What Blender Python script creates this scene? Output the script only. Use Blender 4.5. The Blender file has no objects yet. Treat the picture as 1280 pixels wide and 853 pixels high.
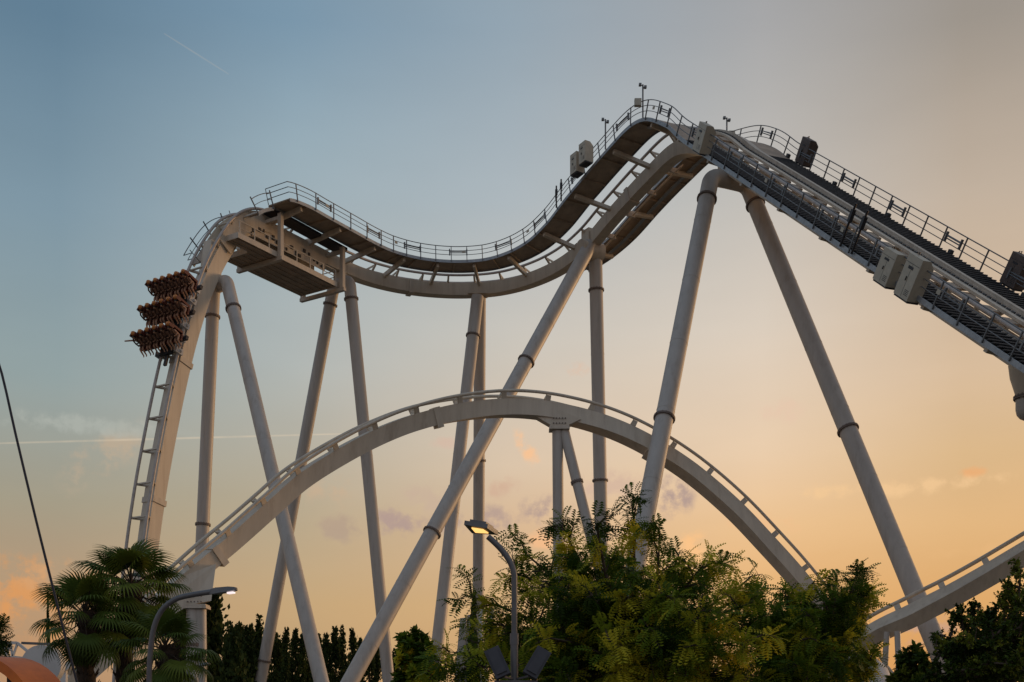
import bpy, math, random
import numpy as np
from mathutils import Vector, Matrix
R_ = math.radians
random.seed(7); rng = np.random.default_rng(7)
S = bpy.context.scene
COL = S.collection

# ------------------------------------------------------------------ camera
F, U0, VH, CH = 1400.0, 640.0, 905.0, 1.7      # focal (px of a 1280 wide frame), centre column, horizon row, eye height
cam_d = bpy.data.cameras.new('camera'); cam = bpy.data.objects.new('camera', cam_d); COL.objects.link(cam)
cam_d.sensor_width = 36.0; cam_d.lens = F/1280*36.0
cam_d.shift_y = (VH-426.5)/1280.0              # rising-front (perspective corrected) lens
cam.location = (0, 0, CH); cam.rotation_euler = (R_(90), 0, 0)
cam_d.clip_end = 30000; cam_d.clip_start = 0.1
S.camera = cam

def P(u, v, Y):                                 # a point seen at (u, v) standing Y metres away
    return Vector(((u-U0)/F*Y, Y, CH+(VH-v)/F*Y))
def proj(p):
    return (U0+F*p[0]/p[1], VH-F*(p[2]-CH)/p[1])

# ------------------------------------------------------------------ sky
SUN_AZ, SUN_EL = 60.0, 4.0                      # degrees to the right of straight ahead, degrees up
W = bpy.data.worlds.new('World'); S.world = W; W.use_nodes = True
nt = W.node_tree; nt.nodes.clear()
def lin(c):
    return tuple((x/255/12.92 if x/255 <= .04045 else ((x/255+.055)/1.055)**2.4) for x in c)
def N(t, **k):
    n = nt.nodes.new(t)
    for a, b in k.items(): setattr(n, a, b)
    return n
def L(a, b): nt.links.new(a, b)
def M_(op, a, b=None, c=None, clamp=False):
    n = N('ShaderNodeMath', operation=op); n.use_clamp = clamp
    for i, x in enumerate((a, b, c)):
        if x is None: continue
        if isinstance(x, (int, float)): n.inputs[i].default_value = x
        else: L(x, n.inputs[i])
    return n.outputs[0]
tc = N('ShaderNodeTexCoord'); sep = N('ShaderNodeSeparateXYZ'); L(tc.outputs['Generated'], sep.inputs[0])
X_, Y_, Z_ = sep.outputs
hyp = M_('SQRT', M_('ADD', M_('MULTIPLY', X_, X_), M_('MULTIPLY', Y_, Y_)))
AZ = M_('MULTIPLY', M_('ARCTAN2', X_, Y_), 180/math.pi)
EL = M_('MULTIPLY', M_('ARCTAN2', Z_, hyp), 180/math.pi)
ELN = M_('DIVIDE', EL, 90.0, clamp=True)
cols = [   # azimuth, then (elevation, sRGB)
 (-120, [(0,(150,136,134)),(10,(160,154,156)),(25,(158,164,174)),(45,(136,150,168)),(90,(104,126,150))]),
 (-22, [(0,(176,136,104)),(5.6,(180,148,116)),(10.4,(160,152,132)),(16,(144,158,158)),(23,(126,148,161)),(30.4,(98,125,145)),(45,(96,120,142)),(90,(104,126,150))]),
 (-11, [(0,(184,148,108)),(6.0,(192,162,122)),(11,(178,165,141)),(17.5,(172,177,174)),(26.8,(149,168,178)),(31.6,(122,148,167)),(45,(108,130,150)),(90,(104,126,150))]),
 (0, [(0,(200,154,106)),(6,(208,170,124)),(10,(212,180,146)),(12.9,(214,192,167)),(18.7,(198,192,182)),(25,(170,179,184)),(31.9,(145,161,173)),(45,(122,140,154)),(90,(104,126,150))]),
 (12.6, [(0,(214,154,96)),(7,(226,178,124)),(9.9,(231,191,145)),(13.3,(229,201,170)),(19.2,(214,201,186)),(25,(188,184,178)),(31.5,(163,163,164)),(45,(134,142,152)),(90,(104,126,150))]),
 (22, [(0,(206,138,80)),(5.5,(216,164,106)),(9.4,(220,178,128)),(12.7,(214,180,137)),(16.3,(211,184,154)),(23.9,(188,172,155)),(30.3,(154,146,137)),(45,(134,138,144)),(90,(104,126,150))]),
 (52, [(0,(236,150,70)),(4,(255,196,120)),(9,(240,180,116)),(16,(212,172,134)),(30,(160,148,136)),(45,(134,138,144)),(90,(104,126,150))]),
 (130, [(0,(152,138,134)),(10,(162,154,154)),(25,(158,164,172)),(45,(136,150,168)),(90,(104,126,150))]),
]
def column(stops):
    r = N('ShaderNodeValToRGB'); L(ELN, r.inputs[0]); e = r.color_ramp.elements
    while len(e) > 1: e.remove(e[-1])
    for i, (a, c) in enumerate(stops):
        k = e[0] if i == 0 else e.new(a/90)
        k.position = a/90; k.color = (*lin(c), 1)
    return r.outputs[0]
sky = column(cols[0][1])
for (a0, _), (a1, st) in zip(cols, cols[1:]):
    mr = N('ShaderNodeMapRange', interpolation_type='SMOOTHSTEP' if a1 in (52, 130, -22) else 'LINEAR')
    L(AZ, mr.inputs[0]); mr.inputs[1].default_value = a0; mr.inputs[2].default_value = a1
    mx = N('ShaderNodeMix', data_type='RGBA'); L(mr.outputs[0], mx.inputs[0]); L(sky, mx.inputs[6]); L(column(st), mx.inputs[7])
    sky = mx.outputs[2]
# clouds: soft wisps at their own directions in the sky
cmb = N('ShaderNodeCombineXYZ'); L(AZ, cmb.inputs[0]); L(EL, cmb.inputs[1])
nz = N('ShaderNodeTexNoise'); nz.inputs['Scale'].default_value = .62; nz.inputs['Detail'].default_value = 7; nz.inputs['Roughness'].default_value = .62
L(cmb.outputs[0], nz.inputs['Vector']); NZ = nz.outputs[0]
nz2 = N('ShaderNodeTexNoise'); nz2.inputs['Scale'].default_value = .3; nz2.inputs['Detail'].default_value = 5
mpp = N('ShaderNodeMapping'); mpp.inputs['Scale'].default_value = (.5, 1.6, 1); L(cmb.outputs[0], mpp.inputs[0]); L(mpp.outputs[0], nz2.inputs['Vector'])
def ae(u, v):
    x, z = (u-U0)/F, (VH-v)/F
    return math.degrees(math.atan(x)), math.degrees(math.atan2(z, math.hypot(1, x)))
def cloud(u, v, wu, wv, col, dens, rot=0, edge=(.36, .62)):
    global sky
    a, e = ae(u, v); sa, se = wu/F*57.3, wv/F*57.3
    da = M_('SUBTRACT', AZ, a); de = M_('SUBTRACT', EL, e)
    c, s = math.cos(rot), math.sin(rot)
    p = M_('DIVIDE', M_('ADD', M_('MULTIPLY', da, c), M_('MULTIPLY', de, s)), sa)
    q = M_('DIVIDE', M_('SUBTRACT', M_('MULTIPLY', de, c), M_('MULTIPLY', da, s)), se)
    d2 = M_('ADD', M_('MULTIPLY', p, p), M_('MULTIPLY', q, q))
    g = M_('POWER', 2.718, M_('MULTIPLY', d2, -1.0))
    m = M_('ADD', M_('MULTIPLY', g, .50), M_('MULTIPLY', M_('SUBTRACT', NZ, .5), M_('ADD', M_('MULTIPLY', g, 2.6), .001)))
    mr = N('ShaderNodeMapRange', interpolation_type='SMOOTHSTEP'); L(m, mr.inputs[0])
    mr.inputs[1].default_value = edge[0]*.55; mr.inputs[2].default_value = edge[1]*1.05; mr.inputs[4].default_value = min(1, dens*1.5)
    mx = N('ShaderNodeMix', data_type='RGBA'); L(mr.outputs[0], mx.inputs[0]); L(sky, mx.inputs[6]); mx.inputs[7].default_value = (*lin(col), 1)
    sky = mx.outputs[2]
mauve = (176,152,142); orange = (236,186,140); pinkc = (222,180,152)
cloud(25, 748, 85, 62, (212,152,100), .9)
cloud(75, 720, 70, 22, (206,160,118), .6)
cloud(495, 655, 40, 26, mauve, .65); cloud(425, 662, 40, 20, (178,156,136), .6); cloud(540, 625, 60, 22, (196,172,152), .45)
cloud(415, 612, 40, 26, (196,170,142), .45); cloud(565, 655, 35, 18, mauve, .4)
cloud(610, 652, 40, 22, mauve, .55); cloud(680, 638, 42, 24, mauve, .6); cloud(625, 610, 30, 16, (206,172,148), .5)
cloud(657, 560, 30, 13, (240,192,150), .7, -.9); cloud(718, 464, 26, 11, pinkc, .4); cloud(560, 555, 25, 10, (208,178,160), .4)
cloud(838, 622, 38, 30, mauve, .7, .5); cloud(872, 685, 26, 26, (244,192,138), .8, -.5); cloud(680, 673, 24, 16, (240,186,140), .6)
cloud(1217, 591, 18, 8, (230,172,120), .6); cloud(955, 655, 60, 18, (236,186,140), .4); cloud(760, 610, 50, 26, (206,176,156), .5)
cloud(130, 570, 70, 28, (186,166,142), .5, .6); cloud(90, 530, 160, 14, (170,174,166), .5); cloud(1120, 610, 160, 12, (238,198,150), .5)
cloud(1140, 790, 60, 30, (190,154,138), .7); cloud(1160, 690, 170, 10, (224,178,126), .35)
cloud(980, 515, 40, 20, (226,194,170), .35)
# faint overall unevenness of the air
hs = N('ShaderNodeHueSaturation'); L(sky, hs.inputs['Color']); hs.inputs['Saturation'].default_value = 1.03
mr = N('ShaderNodeMapRange'); L(nz2.outputs[0], mr.inputs[0]); mr.inputs[1].default_value = .3; mr.inputs[2].default_value = .7; mr.inputs[3].default_value = 1.03; mr.inputs[4].default_value = 1.06
L(mr.outputs[0], hs.inputs['Value']); sky = hs.outputs[0]
# below the horizon
gm = N('ShaderNodeMapRange'); L(EL, gm.inputs[0]); gm.inputs[1].default_value = -1; gm.inputs[2].default_value = .3
mx = N('ShaderNodeMix', data_type='RGBA'); L(gm.outputs[0], mx.inputs[0]); mx.inputs[6].default_value = (.05, .045, .04, 1); L(sky, mx.inputs[7]); sky = mx.outputs[2]
bg = N('ShaderNodeBackground'); L(sky, bg.inputs[0]); bg.inputs[1].default_value = 1.0
nish = N('ShaderNodeTexSky', sky_type='NISHITA'); nish.sun_disc = False
nish.sun_elevation = R_(SUN_EL); nish.sun_rotation = R_(SUN_AZ)
bg2 = N('ShaderNodeBackground'); L(nish.outputs[0], bg2.inputs[0]); bg2.inputs[1].default_value = .003
ad = N('ShaderNodeAddShader'); L(bg.outputs[0], ad.inputs[0]); L(bg2.outputs[0], ad.inputs[1])
wo = N('ShaderNodeOutputWorld'); L(ad.outputs[0], wo.inputs[0])

sun_d = bpy.data.lights.new('sun', 'SUN'); sun_d.energy = 1.5; sun_d.angle = R_(16.0); sun_d.color = (1.0, .60, .30)
sun = bpy.data.objects.new('sun', sun_d); COL.objects.link(sun)
az, el = R_(SUN_AZ), R_(SUN_EL)
sd = Vector((math.sin(az)*math.cos(el), math.cos(az)*math.cos(el), math.sin(el)))
sun.rotation_euler = (-sd).to_track_quat('-Z', 'Y').to_euler()
sun.location = sd*200
S.view_settings.view_transform = 'Standard'; S.view_settings.look = 'None'
S.view_settings.exposure = 0.0; S.view_settings.gamma = 1.0; S.view_settings.use_curve_mapping = False

# ------------------------------------------------------------------ materials
def mat(name, c, rough=.55, metal=0.0, var=.12, scale=1.5, c2=None, emit=None, streak=False, trans=0.0, attr=None, spec=.5):
    m = bpy.data.materials.new(name); m.use_nodes = True
    t = m.node_tree; b = t.nodes['Principled BSDF']
    b.inputs['Roughness'].default_value = rough; b.inputs['Metallic'].default_value = metal
    b.inputs['Specular IOR Level'].default_value = spec
    if emit:
        b.inputs['Emission Color'].default_value = (*emit[0], 1); b.inputs['Emission Strength'].default_value = emit[1]
    n = t.nodes.new('ShaderNodeTexNoise'); n.inputs['Scale'].default_value = scale; n.inputs['Detail'].default_value = 6
    n.inputs['Roughness'].default_value = .65
    tcn = t.nodes.new('ShaderNodeTexCoord')
    mp = t.nodes.new('ShaderNodeMapping'); t.links.new(tcn.outputs['Object'], mp.inputs[0])
    if streak: mp.inputs['Scale'].default_value = (2.2, 2.2, .18)
    t.links.new(mp.outputs[0], n.inputs['Vector'])
    r = t.nodes.new('ShaderNodeValToRGB'); t.links.new(n.outputs[0], r.inputs[0])
    a = tuple(min(1, x*(1+var)) for x in c); d = c2 if c2 else tuple(x*(1-var) for x in c)
    r.color_ramp.elements[0].position = .35; r.color_ramp.elements[1].position = .68
    r.color_ramp.elements[0].color = (*d, 1); r.color_ramp.elements[1].color = (*a, 1)
    out = r.outputs[0]
    if streak:
        n2 = t.nodes.new('ShaderNodeTexNoise'); n2.inputs['Scale'].default_value = 1.6; n2.inputs['Detail'].default_value = 8; n2.inputs['Roughness'].default_value = .7
        mp2 = t.nodes.new('ShaderNodeMapping'); mp2.inputs['Scale'].default_value = (1.6, 1.6, .12); t.links.new(tcn.outputs['Object'], mp2.inputs[0]); t.links.new(mp2.outputs[0], n2.inputs['Vector'])
        q = t.nodes.new('ShaderNodeMapRange'); t.links.new(n2.outputs[0], q.inputs[0]); q.inputs[1].default_value = .52; q.inputs[2].default_value = .78; q.inputs[4].default_value = .55
        mx_ = t.nodes.new('ShaderNodeMix'); mx_.data_type = 'RGBA'; t.links.new(q.outputs[0], mx_.inputs[0]); t.links.new(out, mx_.inputs[6]); mx_.inputs[7].default_value = (c[0]*.52, c[1]*.44, c[2]*.36, 1); out = mx_.outputs[2]
    if attr:
        at = t.nodes.new('ShaderNodeAttribute'); at.attribute_name = 'tint'
        r2 = t.nodes.new('ShaderNodeValToRGB'); t.links.new(at.outputs['Fac'], r2.inputs[0])
        e = r2.color_ramp.elements
        for i, (p, cc) in enumerate(attr):
            k = e[i] if i < 2 else e.new(p)
            k.position = p; k.color = (*cc, 1)
        out = r2.outputs[0]
    t.links.new(out, b.inputs['Base Color'])
    if trans:
        tl = t.nodes.new('ShaderNodeBsdfTranslucent'); t.links.new(out, tl.inputs[0])
        ms = t.nodes.new('ShaderNodeMixShader'); ms.inputs[0].default_value = trans
        t.links.new(b.outputs[0], ms.inputs[1]); t.links.new(tl.outputs[0], ms.inputs[2])
        t.links.new(ms.outputs[0], t.nodes['Material Output'].inputs[0])
    return m
MT = {}
MT['paint'] = mat('cream_paint', (.56, .49, .40), .5, var=.09, scale=1.2, streak=True)
MT['column'] = mat('column_paint', (.48, .445, .40), .48, var=.07, scale=1.0, streak=True)
MT['track'] = mat('track_paint', (.60, .525, .42), .5, var=.09, scale=.8, streak=True)
MT['rail'] = mat('rail_steel', (.44, .39, .35), .45, .15, var=.15, scale=3)
MT['flange'] = mat('flange_steel', (.20, .155, .13), .6, .1, var=.2, scale=6)  # dark brown: grime, with shadow at the rims also put into the colour
MT['galv'] = mat('galvanised_steel', (.34, .37, .40), .5, .45, var=.18, scale=4)
MT['hand'] = mat('handrail_steel', (.17, .18, .19), .5, .4, var=.15, scale=6)
MT['grate'] = mat('walkway_grating', (.085, .088, .092), .6, .3, var=.25, scale=5)
MT['stairpan'] = mat('stair_pan', (.26, .28, .30), .55, .3, var=.2, scale=4)
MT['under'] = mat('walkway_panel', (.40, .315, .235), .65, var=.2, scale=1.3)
MT['cab'] = mat('cabinet_paint', (.46, .425, .34), .5, var=.1, scale=2.5)
MT['cabdark'] = mat('cabinet_dark', (.10, .075, .065), .55, var=.2, scale=3)
MT['dark'] = mat('dark_metal', (.035, .035, .04), .5, .3, var=.2, scale=8)
MT['seat'] = mat('seat_shell', (.13, .028, .016), .45, var=.25, scale=8)
MT['harness'] = mat('harness_foam', (.075, .03, .016), .5, var=.25, scale=9)
MT['headrest'] = mat('headrest_pad', (.58, .22, .05), .5, var=.2, scale=9)
MT['skin'] = mat('skin', (.44, .25, .16), .55, var=.1, scale=9)
MT['hair'] = mat('hair', (.03, .02, .014), .6, var=.3, scale=20)
MT['jeans'] = mat('denim', (.06, .07, .11), .8, var=.2, scale=12)
MT['shoe'] = mat('shoe', (.02, .02, .022), .6, var=.2, scale=10)
MT['orange'] = mat('orange_paint', (.74, .17, .012), .5, var=.12, scale=2, c2=(.56, .115, .01))
MT['white'] = mat('white_paint', (.62, .60, .57), .5, var=.07, scale=2)
MT['pole'] = mat('lamp_pole', (.14, .14, .145), .45, .3, var=.15, scale=5)
MT['flood'] = mat('floodlight_case', (.045, .045, .055), .5, .1, var=.15, scale=5)
MT['cable'] = mat('cable_steel', (.03, .028, .035), .4, .5, var=.2, scale=9)
MT['bark'] = mat('bark', (.07, .05, .035), .9, var=.4, scale=9)
MT['palmbark'] = mat('palm_fibre', (.045, .03, .02), .95, var=.45, scale=14)
MT['leaf'] = mat('locust_leaf', (.06, .1, .02), .6, spec=.12, trans=.35, attr=[(0, (.030, .060, .008)), (.38, (.105, .175, .016)), (.68, (.29, .34, .025)), (1, (.64, .54, .04))])
MT['leaf2'] = mat('dark_leaf', (.04, .06, .02), .6, spec=.12, trans=.3, attr=[(0, (.026, .050, .009)), (.6, (.070, .110, .015)), (1, (.20, .22, .025))])
MT['far'] = mat('poplar_leaf', (.04, .06, .02), .7, spec=.12, trans=.25, attr=[(0, (.018, .032, .010)), (.6, (.046, .070, .018)), (1, (.10, .12, .025))])
MT['palm'] = mat('palm_leaf', (.05, .08, .025), .5, spec=.12, trans=.3, attr=[(0, (.030, .050, .011)), (.6, (.085, .130, .022)), (.9, (.18, .21, .028)), (1, (.30, .25, .04))])
MT['lampwarm'] = mat('lamp_glow', (.8, .6, .3), .4, emit=((1.0, .55, .16), 1.35))
MT['lampcool'] = mat('lamp_glow_cool', (.8, .8, .8), .4, emit=((1.0, .84, .84), .95))
MT['ground'] = mat('ground', (.125, .11, .085), .95, var=.4, scale=.4)
MT['path'] = mat('paving', (.12, .11, .10), .9, var=.2, scale=1.0)
MT['sail'] = mat('weathered_panel', (.38, .35, .31), .7, var=.15, scale=.6)

# ------------------------------------------------------------------ mesh helpers
class MB:
    def __init__(s): s.v = []; s.f = []; s.sm = []; s.mi = []
    def add(s, vs, fs, smooth=False, mi=0):
        o = len(s.v); s.v.extend([tuple(x) for x in vs])
        for f in fs: s.f.append(tuple(i+o for i in f)); s.sm.append(smooth); s.mi.append(mi)
    def box(s, c, ax, h, mi=0):                 # centre, three axes, three half sizes
        c = Vector(c); a, b, d = [Vector(x)*k for x, k in zip(ax, h)]
        vs = [c+a*i+b*j+d*k for i in (-1, 1) for j in (-1, 1) for k in (-1, 1)]
        s.add(vs, [(0,1,3,2),(4,6,7,5),(0,4,5,1),(2,3,7,6),(0,2,6,4),(1,5,7,3)], False, mi)
    def bx(s, x0, x1, y0, y1, z0, z1, mi=0):
        s.box(((x0+x1)/2, (y0+y1)/2, (z0+z1)/2), ((1,0,0),(0,1,0),(0,0,1)), ((x1-x0)/2, (y1-y0)/2, (z1-z0)/2), mi)
    def tube(s, pts, r, n=10, caps=True, mi=0):
        pts = [Vector(p) for p in pts]
        rs = r if isinstance(r, (list, tuple)) else [r]*len(pts)
        m = len(pts); T = []
        for i in range(m):
            d = pts[min(i+1, m-1)]-pts[max(i-1, 0)]
            T.append(d.normalized())
        ref = Vector((0, 0, 1)) if abs(T[0].z) < .9 else Vector((1, 0, 0))
        a = T[0].cross(ref).normalized(); vs = []
        for i in range(m):
            a = (a-T[i]*a.dot(T[i])).normalized(); b = T[i].cross(a)
            k = 1.0
            if 0 < i < m-1:                      # mitre
                cs = (pts[i]-pts[i-1]).normalized().dot(T[i]); k = 1.0
            for j in range(n):
                t = 2*math.pi*j/n
                vs.append(pts[i]+(a*math.cos(t)+b*math.sin(t))*rs[i]*k)
        fs = [(i*n+j, i*n+(j+1) % n, (i+1)*n+(j+1) % n, (i+1)*n+j) for i in range(m-1) for j in range(n)]
        s.add(vs, fs, True, mi)
        if caps:
            s.add(vs[:n], [tuple(range(n))[::-1]], False, mi); s.add(vs[-n:], [tuple(range(n))], False, mi)
    def bar(s, p, q, w, h, up=(0, 0, 1), mi=0):
        p, q = Vector(p), Vector(q); d = q-p; l = d.length; d.normalize()
        up = Vector(up); a = d.cross(up)
        if a.length < 1e-4: a = d.cross(Vector((1, 0, 0)))
        a.normalize(); b = a.cross(d)
        s.box((p+q)/2, (d, a, b), (l/2, w/2, h/2), mi)
    def prism(s, poly, d, mi=0):                # closed polygon of points extruded by d
        poly = [Vector(p) for p in poly]; d = Vector(d); n = len(poly)
        vs = poly+[p+d for p in poly]
        s.add(vs, [tuple(range(n))[::-1], tuple(range(n, 2*n))]+[(i, (i+1) % n, n+(i+1) % n, n+i) for i in range(n)], False, mi)
    def build(s, name, mats, parent=None, origin=None):
        me = bpy.data.meshes.new(name)
        o = Vector(origin) if origin is not None else Vector((0, 0, 0))
        me.from_pydata([tuple(Vector(v)-o) for v in s.v], [], s.f)
        for m in (mats if isinstance(mats, (list, tuple)) else [mats]): me.materials.append(MT[m])
        me.polygons.foreach_set('use_smooth', s.sm); me.polygons.foreach_set('material_index', s.mi)
        me.update()
        ob = bpy.data.objects.new(name, me); COL.objects.link(ob)
        if parent is not None: ob.parent = parent; ob.matrix_parent_inverse = Matrix.Translation(-wloc(parent))
        ob.location = o
        return ob
WL = {}
def wloc(o): return WL.get(o.name, Vector((0, 0, 0)))
def thing(name, label, cat, loc=(0, 0, 0), group=None):
    o = bpy.data.objects.new(name, None); COL.objects.link(o); o.location = loc; o.empty_display_size = .3
    WL[o.name] = Vector(loc); tag(o, label, cat, group); return o
def tag(o, label=None, cat=None, group=None, kind=None):
    if label: o['label'] = label
    if cat: o['category'] = cat
    if group: o['group'] = group
    if kind: o['kind'] = kind
    return o
def inst(me, name, M, parent):                  # one more object on shared mesh data, at world matrix M
    ob = bpy.data.objects.new(name, me); COL.objects.link(ob)
    ob.parent = parent; ob.matrix_parent_inverse = Matrix.Translation(-wloc(parent)); ob.matrix_basis = M
    return ob
def mesh_of(mb, name, mats):
    o = mb.build(name, mats); me = o.data; bpy.data.objects.remove(o); return me
def fast_mesh(name, V, Fq, tint, mats, parent, k=4):
    me = bpy.data.meshes.new(name); V = np.asarray(V, np.float32); Fq = np.asarray(Fq, np.int32)
    me.vertices.add(len(V)); me.vertices.foreach_set('co', V.ravel())
    me.loops.add(Fq.size); me.loops.foreach_set('vertex_index', Fq.ravel())
    me.polygons.add(len(Fq)); me.polygons.foreach_set('loop_start', np.arange(0, Fq.size, k, dtype=np.int32))
    a = me.attributes.new('tint', 'FLOAT', 'FACE'); a.data.foreach_set('value', np.asarray(tint, np.float32))
    for m in mats: me.materials.append(MT[m])
    me.update(calc_edges=True); me.validate()
    ob = bpy.data.objects.new(name, me); COL.objects.link(ob)
    if parent is not None: ob.parent = parent; ob.matrix_parent_inverse = Matrix.Translation(-wloc(parent))
    return ob
def spline(ctrl, step):                         # centripetal-ish Catmull-Rom, resampled at equal steps
    c = [Vector(p) for p in ctrl]; c = [c[0]*2-c[1]]+c+[c[-1]*2-c[-2]]
    out = []
    for i in range(1, len(c)-2):
        p0, p1, p2, p3 = c[i-1:i+3]
        t0 = 0; t1 = t0+(p1-p0).length**.5; t2 = t1+(p2-p1).length**.5; t3 = t2+(p3-p2).length**.5
        for j in range(30):
            t = t1+(t2-t1)*j/30
            a1 = p0*((t1-t)/(t1-t0))+p1*((t-t0)/(t1-t0)); a2 = p1*((t2-t)/(t2-t1))+p2*((t-t1)/(t2-t1)); a3 = p2*((t3-t)/(t3-t2))+p3*((t-t2)/(t3-t2))
            b1 = a1*((t2-t)/(t2-t0))+a2*((t-t0)/(t2-t0)); b2 = a2*((t3-t)/(t3-t1))+a3*((t-t1)/(t3-t1))
            out.append(b1*((t2-t)/(t2-t1))+b2*((t-t1)/(t2-t1)))
    out.append(c[-2])
    d = [0]
    for a, b in zip(out, out[1:]): d.append(d[-1]+(b-a).length)
    n = int(d[-1]/step); res = []; k = 0
    for i in range(n+1):
        s = i*d[-1]/n
        while k < len(d)-2 and d[k+1] < s: k += 1
        f = (s-d[k])/max(1e-9, d[k+1]-d[k]); res.append(out[k].lerp(out[k+1], min(1, f)))
    return res
class Track:                                    # frames along a path: point, tangent, right, up
    def __init__(s, pts, roll=None, fixed_from=None, fixed_r=None):
        s.p = pts; n = len(pts); s.T = []; s.R = []; s.U = []
        for i in range(n):
            t = (pts[min(i+2, n-1)]-pts[max(i-2, 0)]).normalized(); s.T.append(t)
            r = Vector((t.y, -t.x, 0)).normalized()
            if fixed_from is not None and i >= fixed_from: r = Vector(fixed_r)
            u = r.cross(t).normalized()
            if roll:
                a = roll(i/(n-1)); r, u = r*math.cos(a)-u*math.sin(a), u*math.cos(a)+r*math.sin(a)
            s.R.append(r); s.U.append(u)
    def at(s, i, r=0, u=0, t=0): return s.p[i]+s.R[i]*r+s.U[i]*u+s.T[i]*t
    def mat(s, i, r=0, u=0, t=0):
        m = Matrix((s.R[i], s.T[i], s.U[i])).transposed().to_4x4(); m.translation = s.at(i, r, u, t); return m
    def sweep(s, mb, poly, i0, i1, step=1, smooth=False, mi=0, caps=True):   # poly: list of (r,u), or a function of the index
        idx = list(range(i0, i1, step)); idx.append(i1)
        g = poly if callable(poly) else (lambda i: poly)
        m = len(g(idx[0])); vs = [s.at(i, r, u) for i in idx for r, u in g(i)]
        # separate strips per side keep the edges of the box crisp
        for j in range(m):
            k = (j+1) % m; V = []; Fs = []
            for q in range(len(idx)): V += [vs[q*m+j], vs[q*m+k]]
            for q in range(len(idx)-1): Fs.append((2*q, 2*q+1, 2*q+3, 2*q+2))
            mb.add(V, Fs, True, mi)
        if caps:
            mb.add(vs[:m], [tuple(range(m))[::-1]], False, mi); mb.add(vs[-m:], [tuple(range(m))], False, mi)
    def line(s, r, u, i0, i1, step=1):
        idx = list(range(i0, i1, step)); idx.append(i1); return [s.at(i, r, u) for i in idx]
    def find(s, u, r=0, h=0, lo=0, hi=None):
        hi = hi or len(s.p)-1
        return min(range(lo, hi+1), key=lambda i: abs(proj(s.at(i, r, h))[0]-u))
def rect(r0, r1, u0, u1): return [(r0, u0), (r1, u0), (r1, u1), (r0, u1)]

# ------------------------------------------------------------------ ground
mb = MB(); g = 60; L_ = 900.0
mb.add([(-L_, -60, 0), (L_, -60, 0), (L_, 1800, 0), (-L_, 1800, 0)], [(0, 1, 2, 3)])
tag(mb.build('ground', 'ground'), kind='structure')
mb = MB(); mb.add([(-40, -20, .004), (40, -20, .004), (40, 13, .004), (-40, 13, .004)], [(0, 1, 2, 3)])
tag(mb.build('path', 'path'), kind='structure')

#@@COASTER
# ------------------------------------------------------------------ the tall track: lift, crest, turn, holding platform, drop
hx, hy = .33, -.944
ctrl = []
def zlift(t): return 26.6+.81*(19.5-t)
for t in (46, 38, 30, 24, 18, 12, 8, 5): ctrl.append((13.46+hx*t, 79.5+hy*t, zlift(t)))
ctrl += [(13.46+hx*2.5, 79.5+hy*2.5, 40.55), (13.25, 79.7, 42.2), (12.05, 81.9, 42.85), (10.2, 85.1, 42.3), (8.2, 88.5, 41.35)]
cx, cy, rr = -4.05, 86.05, 11.9
for a, z in ((30, 40.35), (45, 39.75), (60, 39.3), (75, 39.0), (90, 38.9), (105, 38.85), (120, 38.8), (135, 38.75), (148, 38.7)):
    ctrl.append((cx+rr*math.cos(R_(a)), cy+rr*math.sin(R_(a)), z))
D0 = Vector((cx+rr*math.cos(R_(148)), cy+rr*math.sin(R_(148)), 0)); DH = Vector((-.53, -.848, 0)); DR = Vector((-.848, .53, 0))
for t, z in ((3, 38.65), (6, 38.6), (8.5, 38.55), (10.6, 38.15), (12.4, 37.0), (14.2, 34.6), (15.7, 31.7), (17.1, 28.0), (18.25, 24.0), (19.2, 20.1), (20.05, 16.2), (20.75, 12.2), (21.3, 8.0), (21.8, 3.0), (22.1, -1.6)):
    q = D0+DH*t; ctrl.append((q.x, q.y, z))
ctrl = [(x, y, z+CH) for x, y, z in ctrl]
pts = spline(ctrl, .4)
iD = min(range(len(pts)), key=lambda i: (Vector((pts[i].x, pts[i].y, 0))-D0).length)
TK = Track(pts, None, iD+4, DR)
NP = len(pts)-1
def nearest(x, y, z): return min(range(NP+1), key=lambda i: (pts[i]-Vector((x, y, z+CH))).length)
iCrest = nearest(12.1, 81.9, 42.2); iB = nearest(6.3, 92, 40.35); iFar = nearest(cx, cy+rr, 38.9)
def iS(t): q = D0+DH*t; return min(range(iD, NP+1), key=lambda i: abs((Vector((pts[i].x, pts[i].y, 0))-D0).dot(DH)-t))
iL0 = nearest(13.46+hx*5, 79.5+hy*5, zlift(5))   # upper end of the straight stair
RC = thing('roller_coaster', 'tall cream steel roller coaster with a steep lift, a high curve and a sheer drop', 'roller coaster', (0, 86, 0))
# spine: deeper where it carries the brakes and bends over the edge
i9, i12, i17 = iS(8.5), iS(13), iS(18)
def spoly(i):
    d = 1.0
    if i > iD: d = 1.0+.15*min(1, max(0, (i-iD)/(i9-iD)))
    if i > i12: d = 1.15-.10*min(1, (i-i12)/max(1, i17-i12))
    return [(-.5, -.55), (-.44, -.55-d), (.44, -.55-d), (.5, -.55)]
mb = MB(); TK.sweep(mb, spoly, 0, NP); mb.build('spine', 'track', RC)
for s in (-1, 1):
    mb = MB(); mb.tube(TK.line(s*.86, 0, 0, NP), .11, 8); mb.build('rail', 'rail', RC)
# cross ties
mb = MB()
for s in (-1, 1):
    mb.bar((s*.30, 0, -.56), (s*.84, 0, -.12), .12, .16, (0, 1, 0)); mb.prism([(s*.2, -.03, -.545), (s*.5, -.03, -.545), (s*.86, -.03, -.14), (s*.74, -.03, -.10)], (0, .06, 0))
mb.bx(-.80, .80, -.05, .05, -.20, -.08)
tie = mesh_of(mb, 'cross_tie', 'track')
for i in range(4, NP, 6): inst(tie, 'cross_tie', TK.mat(i), RC)
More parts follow.
